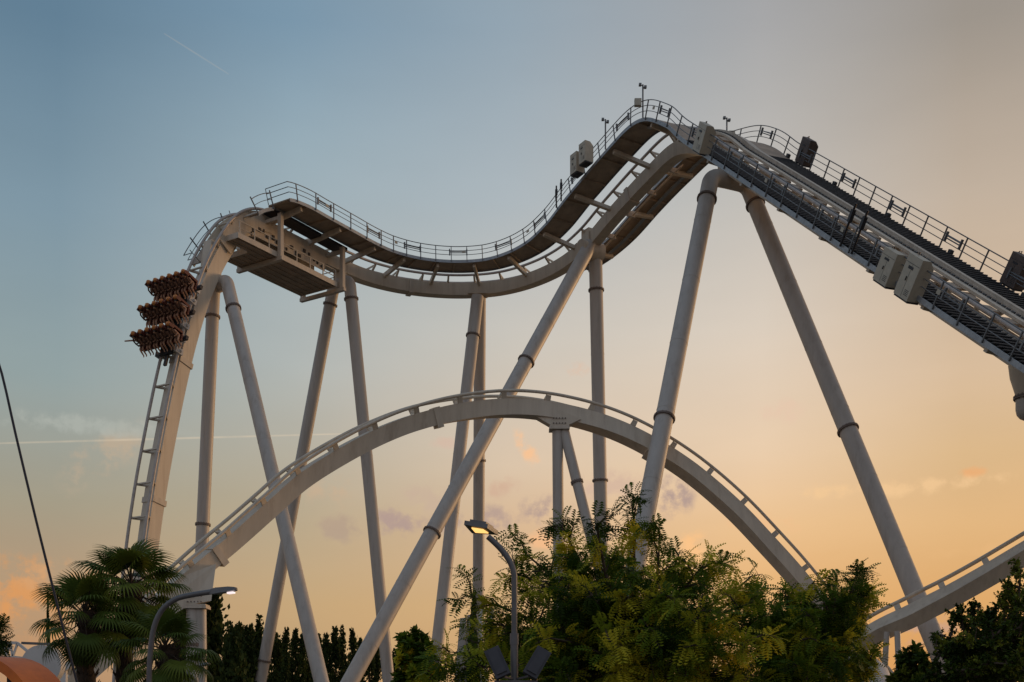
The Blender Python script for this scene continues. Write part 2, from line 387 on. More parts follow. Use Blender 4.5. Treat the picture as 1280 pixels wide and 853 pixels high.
# lift: centre trough, rack and flat cover beams
iLt = nearest(12.1, 81.9, 42.2)
mb = MB(); TK.sweep(mb, rect(1.02, 1.78, .03, .17), 0, iLt); TK.sweep(mb, rect(1.06, 1.10, .17, .30), 0, iLt); mb.build('cover_beam', 'paint', RC)
mb = MB(); TK.sweep(mb, rect(-1.86, -1.80, -.16, .05), 0, iLt); mb.build('cover_beam', 'paint', RC)
mb = MB(); TK.sweep(mb, rect(.28, .62, -.02, .12), 0, iLt); mb.build('rack_beam', 'track', RC)
mb = MB()
for i in range(0, iLt):
    mb.box(TK.at(i, .68, .13), (TK.R[i], TK.T[i], TK.U[i]), (.05, .12, .06))
mb.build('lift_rack', 'grate', RC)
mb = MB()
for i in range(2, iLt, 4): mb.box(TK.at(i, -.02, -.13), (TK.R[i], TK.T[i], TK.U[i]), (.28, .42, .10))
tag(mb.build('chain_guide', 'under', RC), kind='stuff')

# posts of the handrails, shared
mb = MB(); mb.bx(-.035, .035, -.03, .03, -.16, 1.12); post_me = mesh_of(mb, 'post', 'hand')
mb = MB()
mb.tube([(0, -.75, .72), (0, .75, .72)], .035, 6); mb.tube([(0, -.75, .60), (0, .75, .60)], .035, 6)
for y in (-.72, .72): mb.bx(-.06, .06, y-.05, y+.05, .40, .92)
light_me = mesh_of(mb, 'tube_light', 'hand')
def catwalk(i0, i1, rin, rout, stair_to, drop=0.0, treads=True, lights=True, ends=(False, False), rails=(1.1, .75, .4)):
    sg = 1 if rout > rin else -1; a, b = min(rin, rout), max(rin, rout)
    mb = MB(); off = drop
    if stair_to > i0:
        TK.sweep(mb, rect(a, b, -.13+off, -.09+off), i0, stair_to, 2, mi=3)
    if stair_to < i1:
        TK.sweep(mb, rect(a, b, -.09+off, -.01+off), stair_to, i1, 1, mi=2)
        for i in range(max(i0, stair_to)+3, i1, 6):     # cross beams under the panels
            mb.box(TK.at(i, (a+b)/2, -.17+off), (TK.R[i], TK.T[i], TK.U[i]), ((b-a)/2-.02, .05, .075), 2)
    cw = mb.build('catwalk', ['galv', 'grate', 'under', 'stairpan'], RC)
    if stair_to > i0 and treads:
        mb = MB(); d = 0
        for i in range(i0, stair_to):
            for f in (.5,):
                c = TK.at(i, (a+b)/2, -.02+off, .4*(f-.5)); h = Vector((TK.T[i].x, TK.T[i].y, 0)).normalized()
                mb.box(c, (TK.R[i], h, (0, 0, 1)), ((b-a)/2-.04, .15, .022))
        mb.build('stair_treads', 'grate', cw)
    mb = MB()
    for r in (rin, rout):
        e = .05*sg if r == rout else -.05*sg
        TK.sweep(mb, rect(min(r, r+e), max(r, r+e), -.24+off, (.0 if r == rout else -.04)+off), i0, i1)
    mb.build('edge_beam', 'galv', cw)
    mb = MB(); rp = rout+.09*sg
    for h, w in zip(rails, (.032, .024, .024)): mb.tube(TK.line(rp, h+off, i0, i1), w, 6)
    for k, i in ((0, i0), (1, i1)):
        if ends[k]:
            for h in rails: mb.tube([TK.at(i, rp, h+off), TK.at(i, rin, h+off)], .028, 6)
            mb.tube([TK.at(i, rin, off), TK.at(i, rin, 1.1+off)], .03, 6)
    mb.build('handrail', 'hand', cw)
    k = 0
    for i in range(i0, i1+1, 5):
        inst(post_me, 'post', TK.mat(i, rp, off), cw)
        if lights and k % 3 == 1 and i+3 < i1: inst(light_me, 'tube_light', TK.mat(i+2, rp-.05*sg, off, .2), cw)
        k += 1
    return cw
iWend = iS(10.3); iRend = iB+9
catwalk(0, iWend, -1.95, -4.0, iL0, ends=(False, True))
catwalk(0, iRend, 1.95, 4.0, iL0, ends=(False, True))
catwalk(iS(11.2), iS(14.6), 1.2, 2.0, iS(11.2), drop=-.75, lights=False, ends=(True, True), rails=(.85, .42))
catwalk(iWend+1, iS(12.2), -1.2, -2.6, iWend+1, drop=-.30, lights=False, rails=(.95, .5))
# brackets that carry the walkways off the spine
mb = MB()
for s in (-1, 1):
    mb.bar((s*.45, 0, -.70), (s*3.7, 0, -.36), .34, .24, (0, 1, 0))
    mb.bar((s*1.9, 0, -.36), (s*1.9, 0, -.66), .1, .1, (0, 1, 0))
both_me = mesh_of(mb, 'walkway_bracket', 'track')
mb = MB(); mb.bar((-.45, 0, -.66), (-3.7, 0, -.34), .36, .22, (0, 1, 0)); left_me = mesh_of(mb, 'walkway_bracket', 'track')
for i in range(6, iRend, 13): inst(both_me, 'walkway_bracket', TK.mat(i), RC)
for i in range(iRend+8, iWend, 11): inst(left_me, 'walkway_bracket', TK.mat(i), RC)
mb = MB(); TK.sweep(mb, rect(-3.2, -2.9, -.36, -.28), 2, iCrest-2); TK.sweep(mb, rect(3.0, 3.3, -.36, -.28), 2, iRend)
mb.build('cable_tray', 'galv', RC)
for i in range(9, iWend, 23):
    o = MB(); o.box(TK.at(i, -4.13, .62), (TK.T[i], TK.R[i], TK.U[i]), (.14, .012, .10)); o.build('rail_sign', 'cab', RC)
for i in range(14, iRend, 17):
    o = MB(); o.box(TK.at(i, 4.02, .10), (TK.R[i], TK.T[i], TK.U[i]), (.10, .14, .12)); o.build('toe_box', 'grate', RC)
# thin service conduit under the spine between crest and turn
mb = MB(); mb.tube(TK.line(1.0, -1.5, iCrest+2, iB+8), .07, 6); mb.tube(TK.line(1.15, -1.35, iCrest+2, iB+8), .05, 6)
for i in range(iCrest+4, iB+8, 7): mb.box(TK.at(i, .8, -1.45), (TK.R[i], TK.T[i], TK.U[i]), (.4, .06, .2))
mb.build('service_conduit', 'paint', RC)
mb = MB()
for r0, r1_ in ((-.66, -.56), (.56, .66)): TK.sweep(mb, rect(r0, r1_, -1.45, -.10), iS(8.8), iS(14.0))
mb.build('side_plate', 'track', RC)
# flange joints on the spine
for i in (iCrest+14, iB+2, iFar+12, iS(10.9), iS(17.8), iS(20.2)):
    mb = MB(); pl = spoly(i); TK.sweep(mb, [(r*1.16, u-(.1 if u < -.6 else -.05)) for r, u in pl], i, i+0 if False else i+1)
    o = mb.build('spine_flange', 'paint', RC)

# holding platform slung under the straight
mp_o = MB()
def pp(t, r, z): q = D0+DH*t+DR*r; return Vector((q.x, q.y, z+CH))
zt = 34.95; t0, t1 = 2.7, 13.25; hw = 1.85
mp_o.box(pp((t0+t1)/2, -1.2, zt-.05), (DH, DR, (0, 0, 1)), ((t1-t0)/2, hw-1.2, .03)); tf = 11.0; mp_o.box(pp((t0+tf)/2, .65, zt-.05), (DH, DR, (0, 0, 1)), ((tf-t0)/2, hw-.65, .03))
for k in range(6):
    r = -hw+.3+k*(2*hw-.6)/5; te = t1 if r < -.55 else tf; mp_o.box(pp((t0+te)/2, r, zt-.11), (DH, DR, (0, 0, 1)), ((te-t0)/2-.05, .05, .03))
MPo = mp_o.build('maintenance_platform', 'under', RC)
mb = MB()
for r, te in ((-hw-.03, t1), (hw+.03, tf)): mb.box(pp((t0+te)/2, r, zt+.02), (DH, DR, (0, 0, 1)), ((te-t0)/2+.05, .03, .2))
mb.box(pp(t0-.03, 0, zt+.02), (DH, DR, (0, 0, 1)), (.03, hw, .2)); mb.box(pp(t1+.03, -1.2, zt+.02), (DH, DR, (0, 0, 1)), (.03, hw-1.2, .2)); mb.box(pp(tf+.03, .65, zt+.02), (DH, DR, (0, 0, 1)), (.03, hw-.65, .2))
mb.build('edge_beam', 'paint', MPo)
mb = MB()
for r in (-hw, hw):
    for h, w in ((1.1, .04), (.6, .03)): mb.tube([pp(t0, r, zt+h), pp(t1 if r < 0 else tf, r, zt+h)], w, 6)
for h in (1.1, .6): mb.tube([pp(t0, -hw, zt+h), pp(t0, hw, zt+h)], .035, 6)
mb.build('handrail', 'paint', MPo)
for r in (-hw, hw):
    for k in range(8):
        mb = MB(); t = t0+.05+k*((t1 if r < 0 else tf)-t0-.2)/7; p = pp(t, r, zt); mb.box(p+Vector((0, 0, .55)), (DH, DR, (0, 0, 1)), (.035, .035, .56)); mb.build('post', 'paint', MPo)
for t in (2.2, 9.2):
    mb = MB()
    for r in (-2.1, 2.1): mb.box(pp(t, r, zt+1.45), (DH, DR, (0, 0, 1)), (.16, .16, 1.62))
    mb.box(pp(t, 0, zt-.30), (DH, DR, (0, 0, 1)), (.15, 2.35, .13))
    mb.box(pp(t, 0, zt+2.75), (DH, DR, (0, 0, 1)), (.14, 2.0, .12))
    mb.build('hanger_frame', 'paint', MPo)
# brake housing along the straight, with its fittings
mb = MB()
for s in (-1, 1): mb.box(pp(6.6, s*.56, 36.9), (DH, DR, (0, 0, 1)), (4.0, .035, .55))
mb.build('brake_housing', 'paint', RC)
mb = MB()
for k in range(16):
    t = 3.0+k*.5+random.uniform(-.1, .1)
    mb.box(pp(t, -.63, 36.75+random.uniform(-.3, .35)), (DH, DR, (0, 0, 1)), (random.uniform(.06, .16), .05, random.uniform(.08, .2)))
mb.build('brake_fittings', 'dark', RC)
mb = MB(); mb.box(pp(5.5, -1.3, 38.25), (DH, DR, (0, 0, 1)), (4.2, .55, .12)); mb.box(pp(5.5, 1.3, 38.25), (DH, DR, (0, 0, 1)), (4.2, .55, .12))
mb.build('magnetic_brake', 'dark', RC)

# supports -----------------------------------------------------------------
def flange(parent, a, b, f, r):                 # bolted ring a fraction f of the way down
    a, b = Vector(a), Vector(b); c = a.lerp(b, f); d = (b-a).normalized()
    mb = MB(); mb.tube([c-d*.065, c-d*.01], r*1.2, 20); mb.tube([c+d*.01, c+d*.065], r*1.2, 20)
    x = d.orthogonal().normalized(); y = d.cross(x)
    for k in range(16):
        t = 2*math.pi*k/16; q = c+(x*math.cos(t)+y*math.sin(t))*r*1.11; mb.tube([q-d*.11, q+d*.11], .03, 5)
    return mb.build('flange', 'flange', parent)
def fpix(a, b, v):                              # fraction along a-b that shows at image row v
    lo, hi = 0, 1
    for _ in range(40):
        m = (lo+hi)/2
        if proj(Vector(a).lerp(Vector(b), m))[1] < v: lo = m
        else: hi = m
    return lo
def footing(mb, b):
    b = Vector(b); mb.bx(b.x-1.0, b.x+1.0, b.y-1.0, b.y+1.0, 0.006, .35)
def column(parent, top, base, r, flanges=(), elbow=None, r1=None, cap=True):
    top, base = Vector(top), Vector(base); mb = MB(); base.z = 0.3
    if elbow is not None:                       # round the pipe over into the cross bar
        e = Vector(elbow); a = (base-top).normalized(); b = (e-top).normalized(); k = r*1.25; arc = []
        for j in range(9):
            s = j/8; arc.append((top+b*k).lerp(top, s).lerp(top.lerp(top+a*k, s), s))
        path = [e]+arc+[base]
        n = len(path); rs = [r]*(n-1)+[r1 or r]
        mb.tube(path, rs, 24)
    else:
        mb.tube([top, base], [r, r1 or r], 24)
    dl = (base-top).length; dd_ = (base-top).normalized(); k = 4.0
    while k < dl-2:
        c_ = top+dd_*k; rk = r+(((r1 or r)-r)*k/dl); mb.tube([c_-dd_*.03, c_+dd_*.03], rk*1.018, 24); k += 5.2
    o = mb.build('column', 'column', parent)
    f_ = MB(); footing(f_, base); f_.build('footing', 'sail', parent)
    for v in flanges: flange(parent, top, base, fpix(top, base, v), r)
    return o
def support(): 
    return bpy.data.objects.new('support', None)
def new_support(loc):
    o = bpy.data.objects.new('support', None); COL.objects.link(o); o.parent = RC
    o.location = Vector(loc)-wloc(RC); WL[o.name] = Vector(loc); return o
# A: under the crest
sp = new_support(P(908, 225, 76.3))
e0 = P(909, 225, 76.0); tl = P(889, 221, 75.4); tr = P(934, 231, 76.9)
column(sp, tl, P(750, 941, 60), .56, (249, 523), e0); column(sp, tr, P(1224, 943, 60.5), .56, (256, 538), e0)
mb = MB(); c = P(909, 222, 76.2); iA = TK.find(908, 0, -1.5, 0, iCrest)
q = TK.at(iA, 0, -1.5)
mb.prism([c+Vector((-.55, -.4, .2)), c+Vector((.55, -.4, .2)), q+Vector((.5, -.4, 0)), q+Vector((-.5, -.4, .6))], (0, .8, 0)); mb.build('gusset', 'track', sp)
# B: vertical post and long raking strut
sp = new_support(P(737, 303, 92))
column(sp, P(744, 302, 92), P(757, 929, 93), .55, (363, 601)); column(sp, P(738, 306, 91.4), P(394, 932, 73), .57, (452, 666))
mb = MB(); c = P(738, 305, 91.6); mb.tube([c+Vector((-.9, -.5, -.6)), c+Vector((.9, .5, -.6))], .75, 20); mb.box(c+Vector((0, 0, .35)), ((.84, .54, 0), (-.54, .84, 0), (0, 0, 1)), (.55, .5, .7)); mb.build('joint_head', 'track', sp)
# C: at the far side of the turn
sp = new_support(P(597, 368, 97.8))
column(sp, P(597, 371, 97.4), P(533, 934, 92), .53, (420, 610)); column(sp, P(600, 373, 98.2), P(597, 926, 106), .52, (576,))
mb = MB(); c = P(597, 368, 97.8); mb.box(c+Vector((0, 0, .0)), ((1, 0, 0), (0, 1, 0), (0, 0, 1)), (.85, .6, .12)); mb.build('joint_head', 'track', sp)
# D: rear of the holding platform
sp = new_support(P(426, 352, 92)); e0 = D0+Vector((0, 0, 36.3+CH)); 
column(sp, e0+DR*.75+Vector((0, 0, -.1)), P(312, 932, 97), .50, (381, 826), e0); column(sp, e0-DR*.95+Vector((0, 0, .1)), P(493, 931, 93), .50, (374, 552), e0)
mb = MB(); mb.box(e0+Vector((0, 0, .45)), (DH, DR, (0, 0, 1)), (.4, .42, .5)); mb.build('gusset', 'track', sp)
# E: front, under the brow of the drop
eE = D0+DH*13.3+Vector((0, 0, 31.7+CH)); sp = new_support(eE)
column(sp, eE+DR*.55+Vector((0, 0, .05)), P(241, 935, 80), .46, (396, 656), eE); column(sp, eE-DR*.72+Vector((0, 0, .35)), P(421, 937, 68), .47, (386,), eE)
iG = iS(14.3)
mb = MB(); a0, a1 = pp(13.3, -.4, 35.3), pp(13.5, -.4, 31.9); a2, a3 = pp(15.0, -.4, 31.0), pp(14.4, -.4, 34.6)
mb.prism([a0, a1, a2, a3], DR*.8); mb.build('gusset', 'track', sp)
# F: low on the lift, mostly out of frame at the right
iF = TK.find(1292, 0, -1.5, 0, iL0); cF = TK.at(iF, 0, -1.5)+Vector((0, 0, -1.9)); rF = TK.R[iF]; sp = new_support(cF)
Yf = cF.y; ax_ = P(1284, 497, Yf); rr_ = .49; dn = Vector((0, 0, -1)); zb = (526-497)/F*Yf
mb = MB(); mb.tube([ax_, ax_+dn*(zb-rr_)]+[ax_+dn*(zb-rr_+rr_*math.sin(R_(q))) for q in (25, 50, 70, 85)], [rr_, rr_]+[rr_*math.cos(R_(q)) for q in (25, 50, 70, 85)], 20); mb.tube([ax_+dn*.45, cF+rF*1.4], .42, 20); mb.build('crossbar', 'column', sp)
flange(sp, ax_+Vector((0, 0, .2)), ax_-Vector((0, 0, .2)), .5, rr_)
mb = MB(); mb.tube([ax_+Vector((0, 0, .06)), ax_+Vector((-.1, 0, .95)), ax_+Vector((-.12, 0, 1.5))], [rr_*.95, rr_*1.3, rr_*1.4], 20); mb.build('joint_head', 'track', sp)
column(sp, cF+rF*1.4, cF+rF*8+Vector((0, -3, -cF.z)), .5, (), cF)
mb = MB(); mb.box(cF+Vector((0, 0, 1.0)), (TK.T[iF], rF, (0, 0, 1)), (.35, .5, .8)); mb.build('gusset', 'track', sp)

# cabinets, camera masts ------------------------------------------------------
def cabinet(i, r, w, h, d, m='cab', slot=True, upright=False, up=.1, name='equipment_cabinet'):
    mb = MB()
    mb.prism([(-d/2, -w/2, 0), (d/2, -w/2, 0), (d/2, -w/2, h*.82), (d*.1, -w/2, h), (-d/2, -w/2, h)], (0, w, 0))
    M = TK.mat(i, r, up)
    if upright:
        T = Vector((TK.T[i].x, TK.T[i].y, 0)).normalized(); Rr = Vector((T.y, -T.x, 0))
        M = Matrix((Rr, T, (0, 0, 1))).transposed().to_4x4(); M.translation = TK.at(i, r, up)
    me = mesh_of(mb, name, m); o = inst(me, name, M, RC)
    s = MB(); s.bx(-d/2-.015, -d/2-.003, -w*.12, w*.22, h*.68, h*.75); s.bx(-d/2-.008, -d/2-.002, -w*.46, w*.46, h*.805, h*.815); s.bx(-d/2-.006, -d/2-.002, -.012, .004, .06, h*.8)
    for q in range(4): s.bx(-d/2-.008, -d/2-.002, -w*.40, -w*.12, .18+q*.07, .205+q*.07)
    s.bx(-d/2-.05, -d/2-.002, w*.06, w*.09, h*.40, h*.50); s.bx(-d*.3, d*.3, w/2+.002, w/2+.02, h*.25, h*.55)
    s.tube([(0, w*.3, h*.9), (0, w*.3, h*1.06), (.1, w*.55, h*1.02), (.1, w*.62, .0)], .03, 5); s.bx(-d*.42, d*.42, -w*.5, w*.5, -.09, -.004)
    so = mesh_of(s, 'vent_slot', 'dark'); WL.setdefault(o.name, M.translation)
    k = bpy.data.objects.new('vent_slot', so); COL.objects.link(k); k.parent = o
    return o, M
for u, h in ((880, 1.6), (1115, 1.5), (1146, 1.85)):
    cabinet(TK.find(u, -4.2, .8, 0, iCrest+2), -4.15, 1.2, h, .75, up=-.35 if u > 1000 else -.05)
for u, h in ((719, 1.5), (733, 1.5)):
    cabinet(TK.find(u, -4.5, .5, iCrest, iB+4), -4.5, .85, h, .75, slot=False, upright=True)
for u in (1010, 1271):
    cabinet(TK.find(u, 4.4, .8, 0, iCrest), 4.4, 1.2, 1.5, .7, 'cabdark')
def mast(i, r, h, box=True, tilt=False):
    b = TK.at(i, r, 0); o = MB(); o.tube([b, b+Vector((0, 0, h))], .06, 6)
    for k, (dx, dz) in enumerate(((-.2, -.05), (.16, -.22))): o.tube([b+Vector((0, 0, h+dz)), b+Vector((dx, 0, h+dz))], .03, 5); o.box(b+Vector((dx, -.08, h+dz)), ((1, 0, 0), (0, 1, 0), (0, 0, 1)), (.09, .12, .07))
    m = o.build('camera_mast', 'hand', RC, b)
    if box:
        s = MB(); s.box(b+Vector((-.35 if r < 0 else .35, 0, h*.45)), ((1, 0, 0), (0, 1, 0), (0, 0, 1)), (.24, .15, .24)); s = s.build('junction_box', 'cab', RC)
mast(TK.find(806, -4.1, 1, iCrest-8, iCrest+20), -4.1, 2.3); mast(TK.find(912, 4.1, 1, iCrest-12, iCrest+10), 4.1, 2.3)
mast(TK.find(755, -4.1, 1, iCrest, iB), -4.1, 2.2, False)
for u in (694, 699):
    i = TK.find(u, -4.1, 1, iCrest, iB+12); b = TK.at(i, -4.15, 0); o = MB(); o.tube([b, b+Vector((0, 0, 1.7))], .07, 6); o.box(b+Vector((0, 0, 1.2)), ((1, 0, 0), (0, 1, 0), (0, 0, 1)), (.1, .1, .2)); o.build('sensor_post', 'dark', RC)
for u in (1052, 1064):
    i = TK.find(u, -4.1, 0, 0, iL0); b = TK.at(i, -4.15, -.1); o = MB(); o.tube([b, b+TK.U[i]*2.1], .07, 6); o.box(b+TK.U[i]*1.5, (TK.R[i], TK.T[i], TK.U[i]), (.1, .1, .3)); o.build('sensor_post', 'dark', RC)

# ------------------------------------------------------------------ the train on the drop
def rider_mesh(pose):
    J = [(0, 0, .0, .155), (0, -.02, .22, .145), (0, -.03, .45, .155), (0, -.02, .58, .065), (0, 0, .68, .082), (0, .02, .80, .105), (0, .01, .90, .075)]
    E = [(0, 1), (1, 2), (2, 3), (3, 4), (4, 5), (5, 6)]
    def chain(start, pts):
        p = start
        for q in pts: J.append(q); E.append((p, len(J)-1)); p = len(J)-1
    for s in (-1, 1):
        chain(0, [(s*.11, .06, -.02, .10), (s*.13, .42, .02, .075), (s*.14, .60 if pose != 2 else .70, -.28 if pose != 2 else -.1, .055), (s*.14, .66 if pose != 2 else .85, -.40, .045), (s*.14, .78 if pose != 2 else .96, -.40, .035)])
        if pose == 1 and s == 1: arm = [(.2, -.02, .48, .065), (.46, .02, .62, .06), (.78, .06, .74, .055), (.95, .08, .80, .05)]
        elif pose == 3 and s == -1: arm = [(-.2, -.02, .48, .065), (-.46, .16, .48, .06), (-.78, .34, .46, .055), (-.95, .42, .46, .05)]
        else: arm = [(s*.2, -.02, .48, .062), (s*.24, .1, .24, .05), (s*.14, .3, .30, .04), (s*.10, .34, .36, .038)]
        chain(2, arm)
    me = bpy.data.meshes.new('rider'); me.from_pydata([j[:3] for j in J], E, [])
    ob = bpy.data.objects.new('rider', me); COL.objects.link(ob)
    m = ob.modifiers.new('skin', 'SKIN'); m.use_smooth_shade = True
    for i, j in enumerate(J): me.skin_vertices[0].data[i].radius = (j[3], j[3]); me.skin_vertices[0].data[i].use_root = (i == 0)
    sub = ob.modifiers.new('sub', 'SUBSURF'); sub.levels = 1
    bpy.context.view_layer.update()
    out = bpy.data.meshes.new_from_object(ob.evaluated_get(bpy.context.evaluated_depsgraph_get()))
    bpy.data.objects.remove(ob)
    for p in out.polygons:
        c = p.center; p.use_smooth = True
        if c.z > .55: i = 0
        elif abs(c.x) > .30 or (c.y > .2 and c.z > .15): i = 0
        elif c.y > .73: i = 3
        elif c.z < .08: i = 2
        else: i = 1
        p.material_index = i
    return out
shirts = {}
def shirt(n, c): MT['shirt_'+n] = mat('shirt_'+n, c, .8, var=.12, scale=9); return 'shirt_'+n
for n, c in (('brown', (.18, .08, .045)), ('black', (.03, .026, .026)), ('rust', (.36, .11, .04)), ('yellow', (.70, .36, .04)), ('blue', (.04, .09, .30)), ('orange', (.60, .22, .04)), ('grey', (.20, .18, .17))): shirt(n, c)
poses = {}
def rider(pose, sh, M, label, leg='jeans'):
    if pose not in poses: poses[pose] = rider_mesh(pose)
    me = poses[pose].copy(); me.materials.clear()
    for m in ('skin', 'shirt_'+sh, leg, 'shoe'): me.materials.append(MT[m])
    o = bpy.data.objects.new('person', me); COL.objects.link(o); o.matrix_world = M; tag(o, label, 'person', 'riders strapped in the train')
    h = bpy.data.objects.new('hair', hair_me); COL.objects.link(h); h.parent = o
    return o
mb = MB(); vs = []; n, m = 10, 6
for i in range(m+1):
    for j in range(n):
        a, b = math.pi*.62*i/m, 2*math.pi*j/n
        vs.append((.118*math.sin(a)*math.cos(b), -.005-.02*(i > 2)+.122*math.sin(a)*math.sin(b)*(1 if math.sin(b) < .2 else .75), .80+.135*math.cos(a)))
mb.add(vs, [(i*n+j, i*n+(j+1) % n, (i+1)*n+(j+1) % n, (i+1)*n+j) for i in range(m) for j in range(n)], True); hair_me = mesh_of(mb, 'hair', 'hair')
# seat: pan, back, headrest; harness: two horns over the shoulders and lap bar
mb = MB(); mb.bx(-.25, .25, -.12, .36, -.26, -.13); mb.prism([(-.25, -.14, -.2), (-.25, -.30, -.2), (-.25, -.34, .74), (-.25, -.20, .74)], (.5, 0, 0)); seat_mb = mb; mb = MB(); mb.tube([(0, -.25, .69+.075*k) for k in range(6)], [.10, .155, .17, .17, .15, .09], 12)
headrest_me = mesh_of(mb, 'headrest', 'headrest'); mb = seat_mb
for s in (-1, 1): mb.prism([(s*.20, -.3, .55), (s*.20, -.05, .62), (s*.20, -.05, 1.0), (s*.20, -.3, .95)], (s*.06, 0, 0))
seat_me = mesh_of(mb, 'seat', 'seat')
mb = MB()
for s in (-1, 1): mb.tube([(s*.19, -.26, .86), (s*.19, -.1, .74), (s*.18, .14, .62), (s*.17, .22, .4), (s*.14, .24, .16)], .05, 8)
mb.tube([(-.18, .24, .17), (.18, .24, .17)], .05, 8); mb.tube([(-.16, .22, .42), (.16, .22, .42)], .04, 8)
harn_me = mesh_of(mb, 'harness', 'harness')
rows = [TK.find(231, 0, 0, iS(13), NP), None, None]
def row_index(v):
    return min(range(iS(12), NP), key=lambda i: abs(proj(TK.at(i, 0, 1.75))[1]-v))
rowi = [row_index(351), row_index(384), row_index(419)]
TR = thing('coaster_train', 'three row train of brown seats diving down the vertical drop', 'coaster train', TK.at(rowi[1]))
pitch = .70; SH = 1.0
wants = {0: [('grey', 0), ('brown', 0), ('yellow', 0), ('rust', 0), ('brown', 0), ('orange', 0)],
         1: [('brown', 0), ('black', 2), ('grey', 0), ('rust', 0), ('yellow', 0), ('orange', 3)],
         2: [('rust', 1), ('brown', 0), ('grey', 0), ('black', 0), ('yellow', 0), ('rust', 0)]}
rown = ('top', 'middle', 'bottom'); cold = {'grey': 'grey', 'brown': 'brown', 'black': 'black', 'rust': 'rust red', 'orange': 'orange', 'yellow': 'yellow', 'blue': 'blue'}
seatn = ('leftmost', 'second from left', 'third from left', 'third from right', 'second from right', 'rightmost')
for k, i in enumerate(rowi):
    mb = MB()
    mb.box(TK.at(i, 0, .28), (TK.R[i], TK.T[i], TK.U[i]), (.6, .75, .1)); mb.box(TK.at(i, 0, .5), (TK.R[i], TK.T[i], TK.U[i]), (2.15, .14, .1))
    mb.box(TK.at(i, 0, .15, 1.0), (TK.R[i], TK.T[i], TK.U[i]), (.12, .5, .08))
    car = mb.build('row_carriage', 'dark', TR)
    WL[car.name] = Vector((0, 0, 0))
    for s in (-1, 1):
        for t in (-.5, .5):
            w = MB()
            for (r, u) in ((.85, .26), (.85, -.26), (1.10, 0)):
                c = TK.at(i, s*r, u, t); axd = TK.R[i] if r < 1 else TK.U[i]; w.tube([c-axd*.05, c+axd*.05], .11, 10)
            w.box(TK.at(i, s*1.02, .05, t), (TK.R[i], TK.T[i], TK.U[i]), (.05, .2, .3)); w.build('wheel_set', 'white' if s < 0 else 'galv', car)
    for j in range(6):
        r = (2.5-j)*pitch                       # j=0: far left end as seen
        M = TK.mat(i, r, SH)
        inst(seat_me, 'seat', M, car); inst(headrest_me, 'headrest', M, car); inst(harn_me, 'harness', M, car)
        sh, pose = wants[k][j]
        if k == 2 and j == 0: pose = 1
        if j == 0 and k < 2: pose = 2
        act = {0: 'holding on', 2: 'with legs out', 1: 'with arm flung out', 3: 'with arm flung out'}[pose]
        rider(pose, sh, M, f'rider in {cold[sh]} shirt {act}, {seatn[j]} in the {rown[k]} row', 'jeans')

#@@LOW
# ------------------------------------------------------------------ low tracks
def low_track(name, label, ctrl, rollf, tie_step, sph=1.05, loc=(0, 0, 0), tied=.95, railr=.11):
    pts = spline(ctrl, .4); T = Track(pts, rollf); root = thing(name, label, 'coaster track', loc)
    n = len(pts)-1; mb = MB(); T.sweep(mb, [(-.46, -.42), (-.42, -.42-sph), (.42, -.42-sph), (.46, -.42)], 0, n); mb.build('spine', 'track', root)
    for s in (-1, 1):
        mb = MB(); mb.tube(T.line(s*.62, 0, 0, n), railr, 8); mb.build('rail', 'track', root)
    mb = MB()
    for s in (-1, 1): mb.prism([(s*.30, -.03, -.415), (s*.54, -.03, -.06), (s*.64, -.03, -.08), (s*.46, -.03, -.415)], (0, .06, 0)); mb.prism([(s*.42, .03, -.415), (s*.58, .03, -.1), (s*.60, .03, -.12), (s*.47, .03, -.415)], (0, .26, 0))
    mb.bx(-.56, .56, -.028, .028, -.2, -.1)
    me = mesh_of(mb, 'cross_tie', 'track')
    for i in range(3, n, tie_step): inst(me, 'cross_tie', T.mat(i), root)
    return T, root
EA = lambda v: (VH-v)/F
arch_px = [(20, 915, 57), (60, 880, 57.5), (98, 846, 58), (135, 812, 58.6), (175, 776, 59.3), (215, 737, 60.2), (250, 706, 61), (287, 675, 62), (336, 632, 63.2), (388, 588, 64.4), (439, 559, 65.4), (490, 534, 66.3), (544, 517, 67), (590, 509, 67.5), (637, 506, 68), (704, 513, 68.5), (760, 530, 68.8), (800, 547, 69), (863, 587, 69.2), (915, 631, 69.3), (961, 679, 69.4), (987, 708, 69.4), (1017, 745, 69.4), (1050, 788, 69.4), (1085, 835, 69.4), (1120, 880, 69.4), (1150, 925, 69.4)]
arch = []
for u, v, Y in arch_px: arch.append(P(u, v+5.5, Y))
def troll(f): return R_(9+3*min(1, f/.4)) if f < .42 else R_(12-38*min(1, (f-.42)/.26))
pts_ = spline(arch, .4); T0 = Track(pts_, troll)
AT_, AR = low_track('coaster_track', 'low cream arch of coaster track hopping across behind the trees', [T0.at(int(i*(len(pts_)-1)/26), 0, .94) for i in range(27)], troll, 7, .96, (0, 68, 0), railr=.10)
for u in (272, 545, 812):
    i = AT_.find(u, 0, -1.1); mb = MB()
    AT_.sweep(mb, [(-.54, -.36), (-.52, -1.56), (.52, -1.56), (.54, -.36)], i, i+1); o = mb.build('spine_flange', 'track', AR)
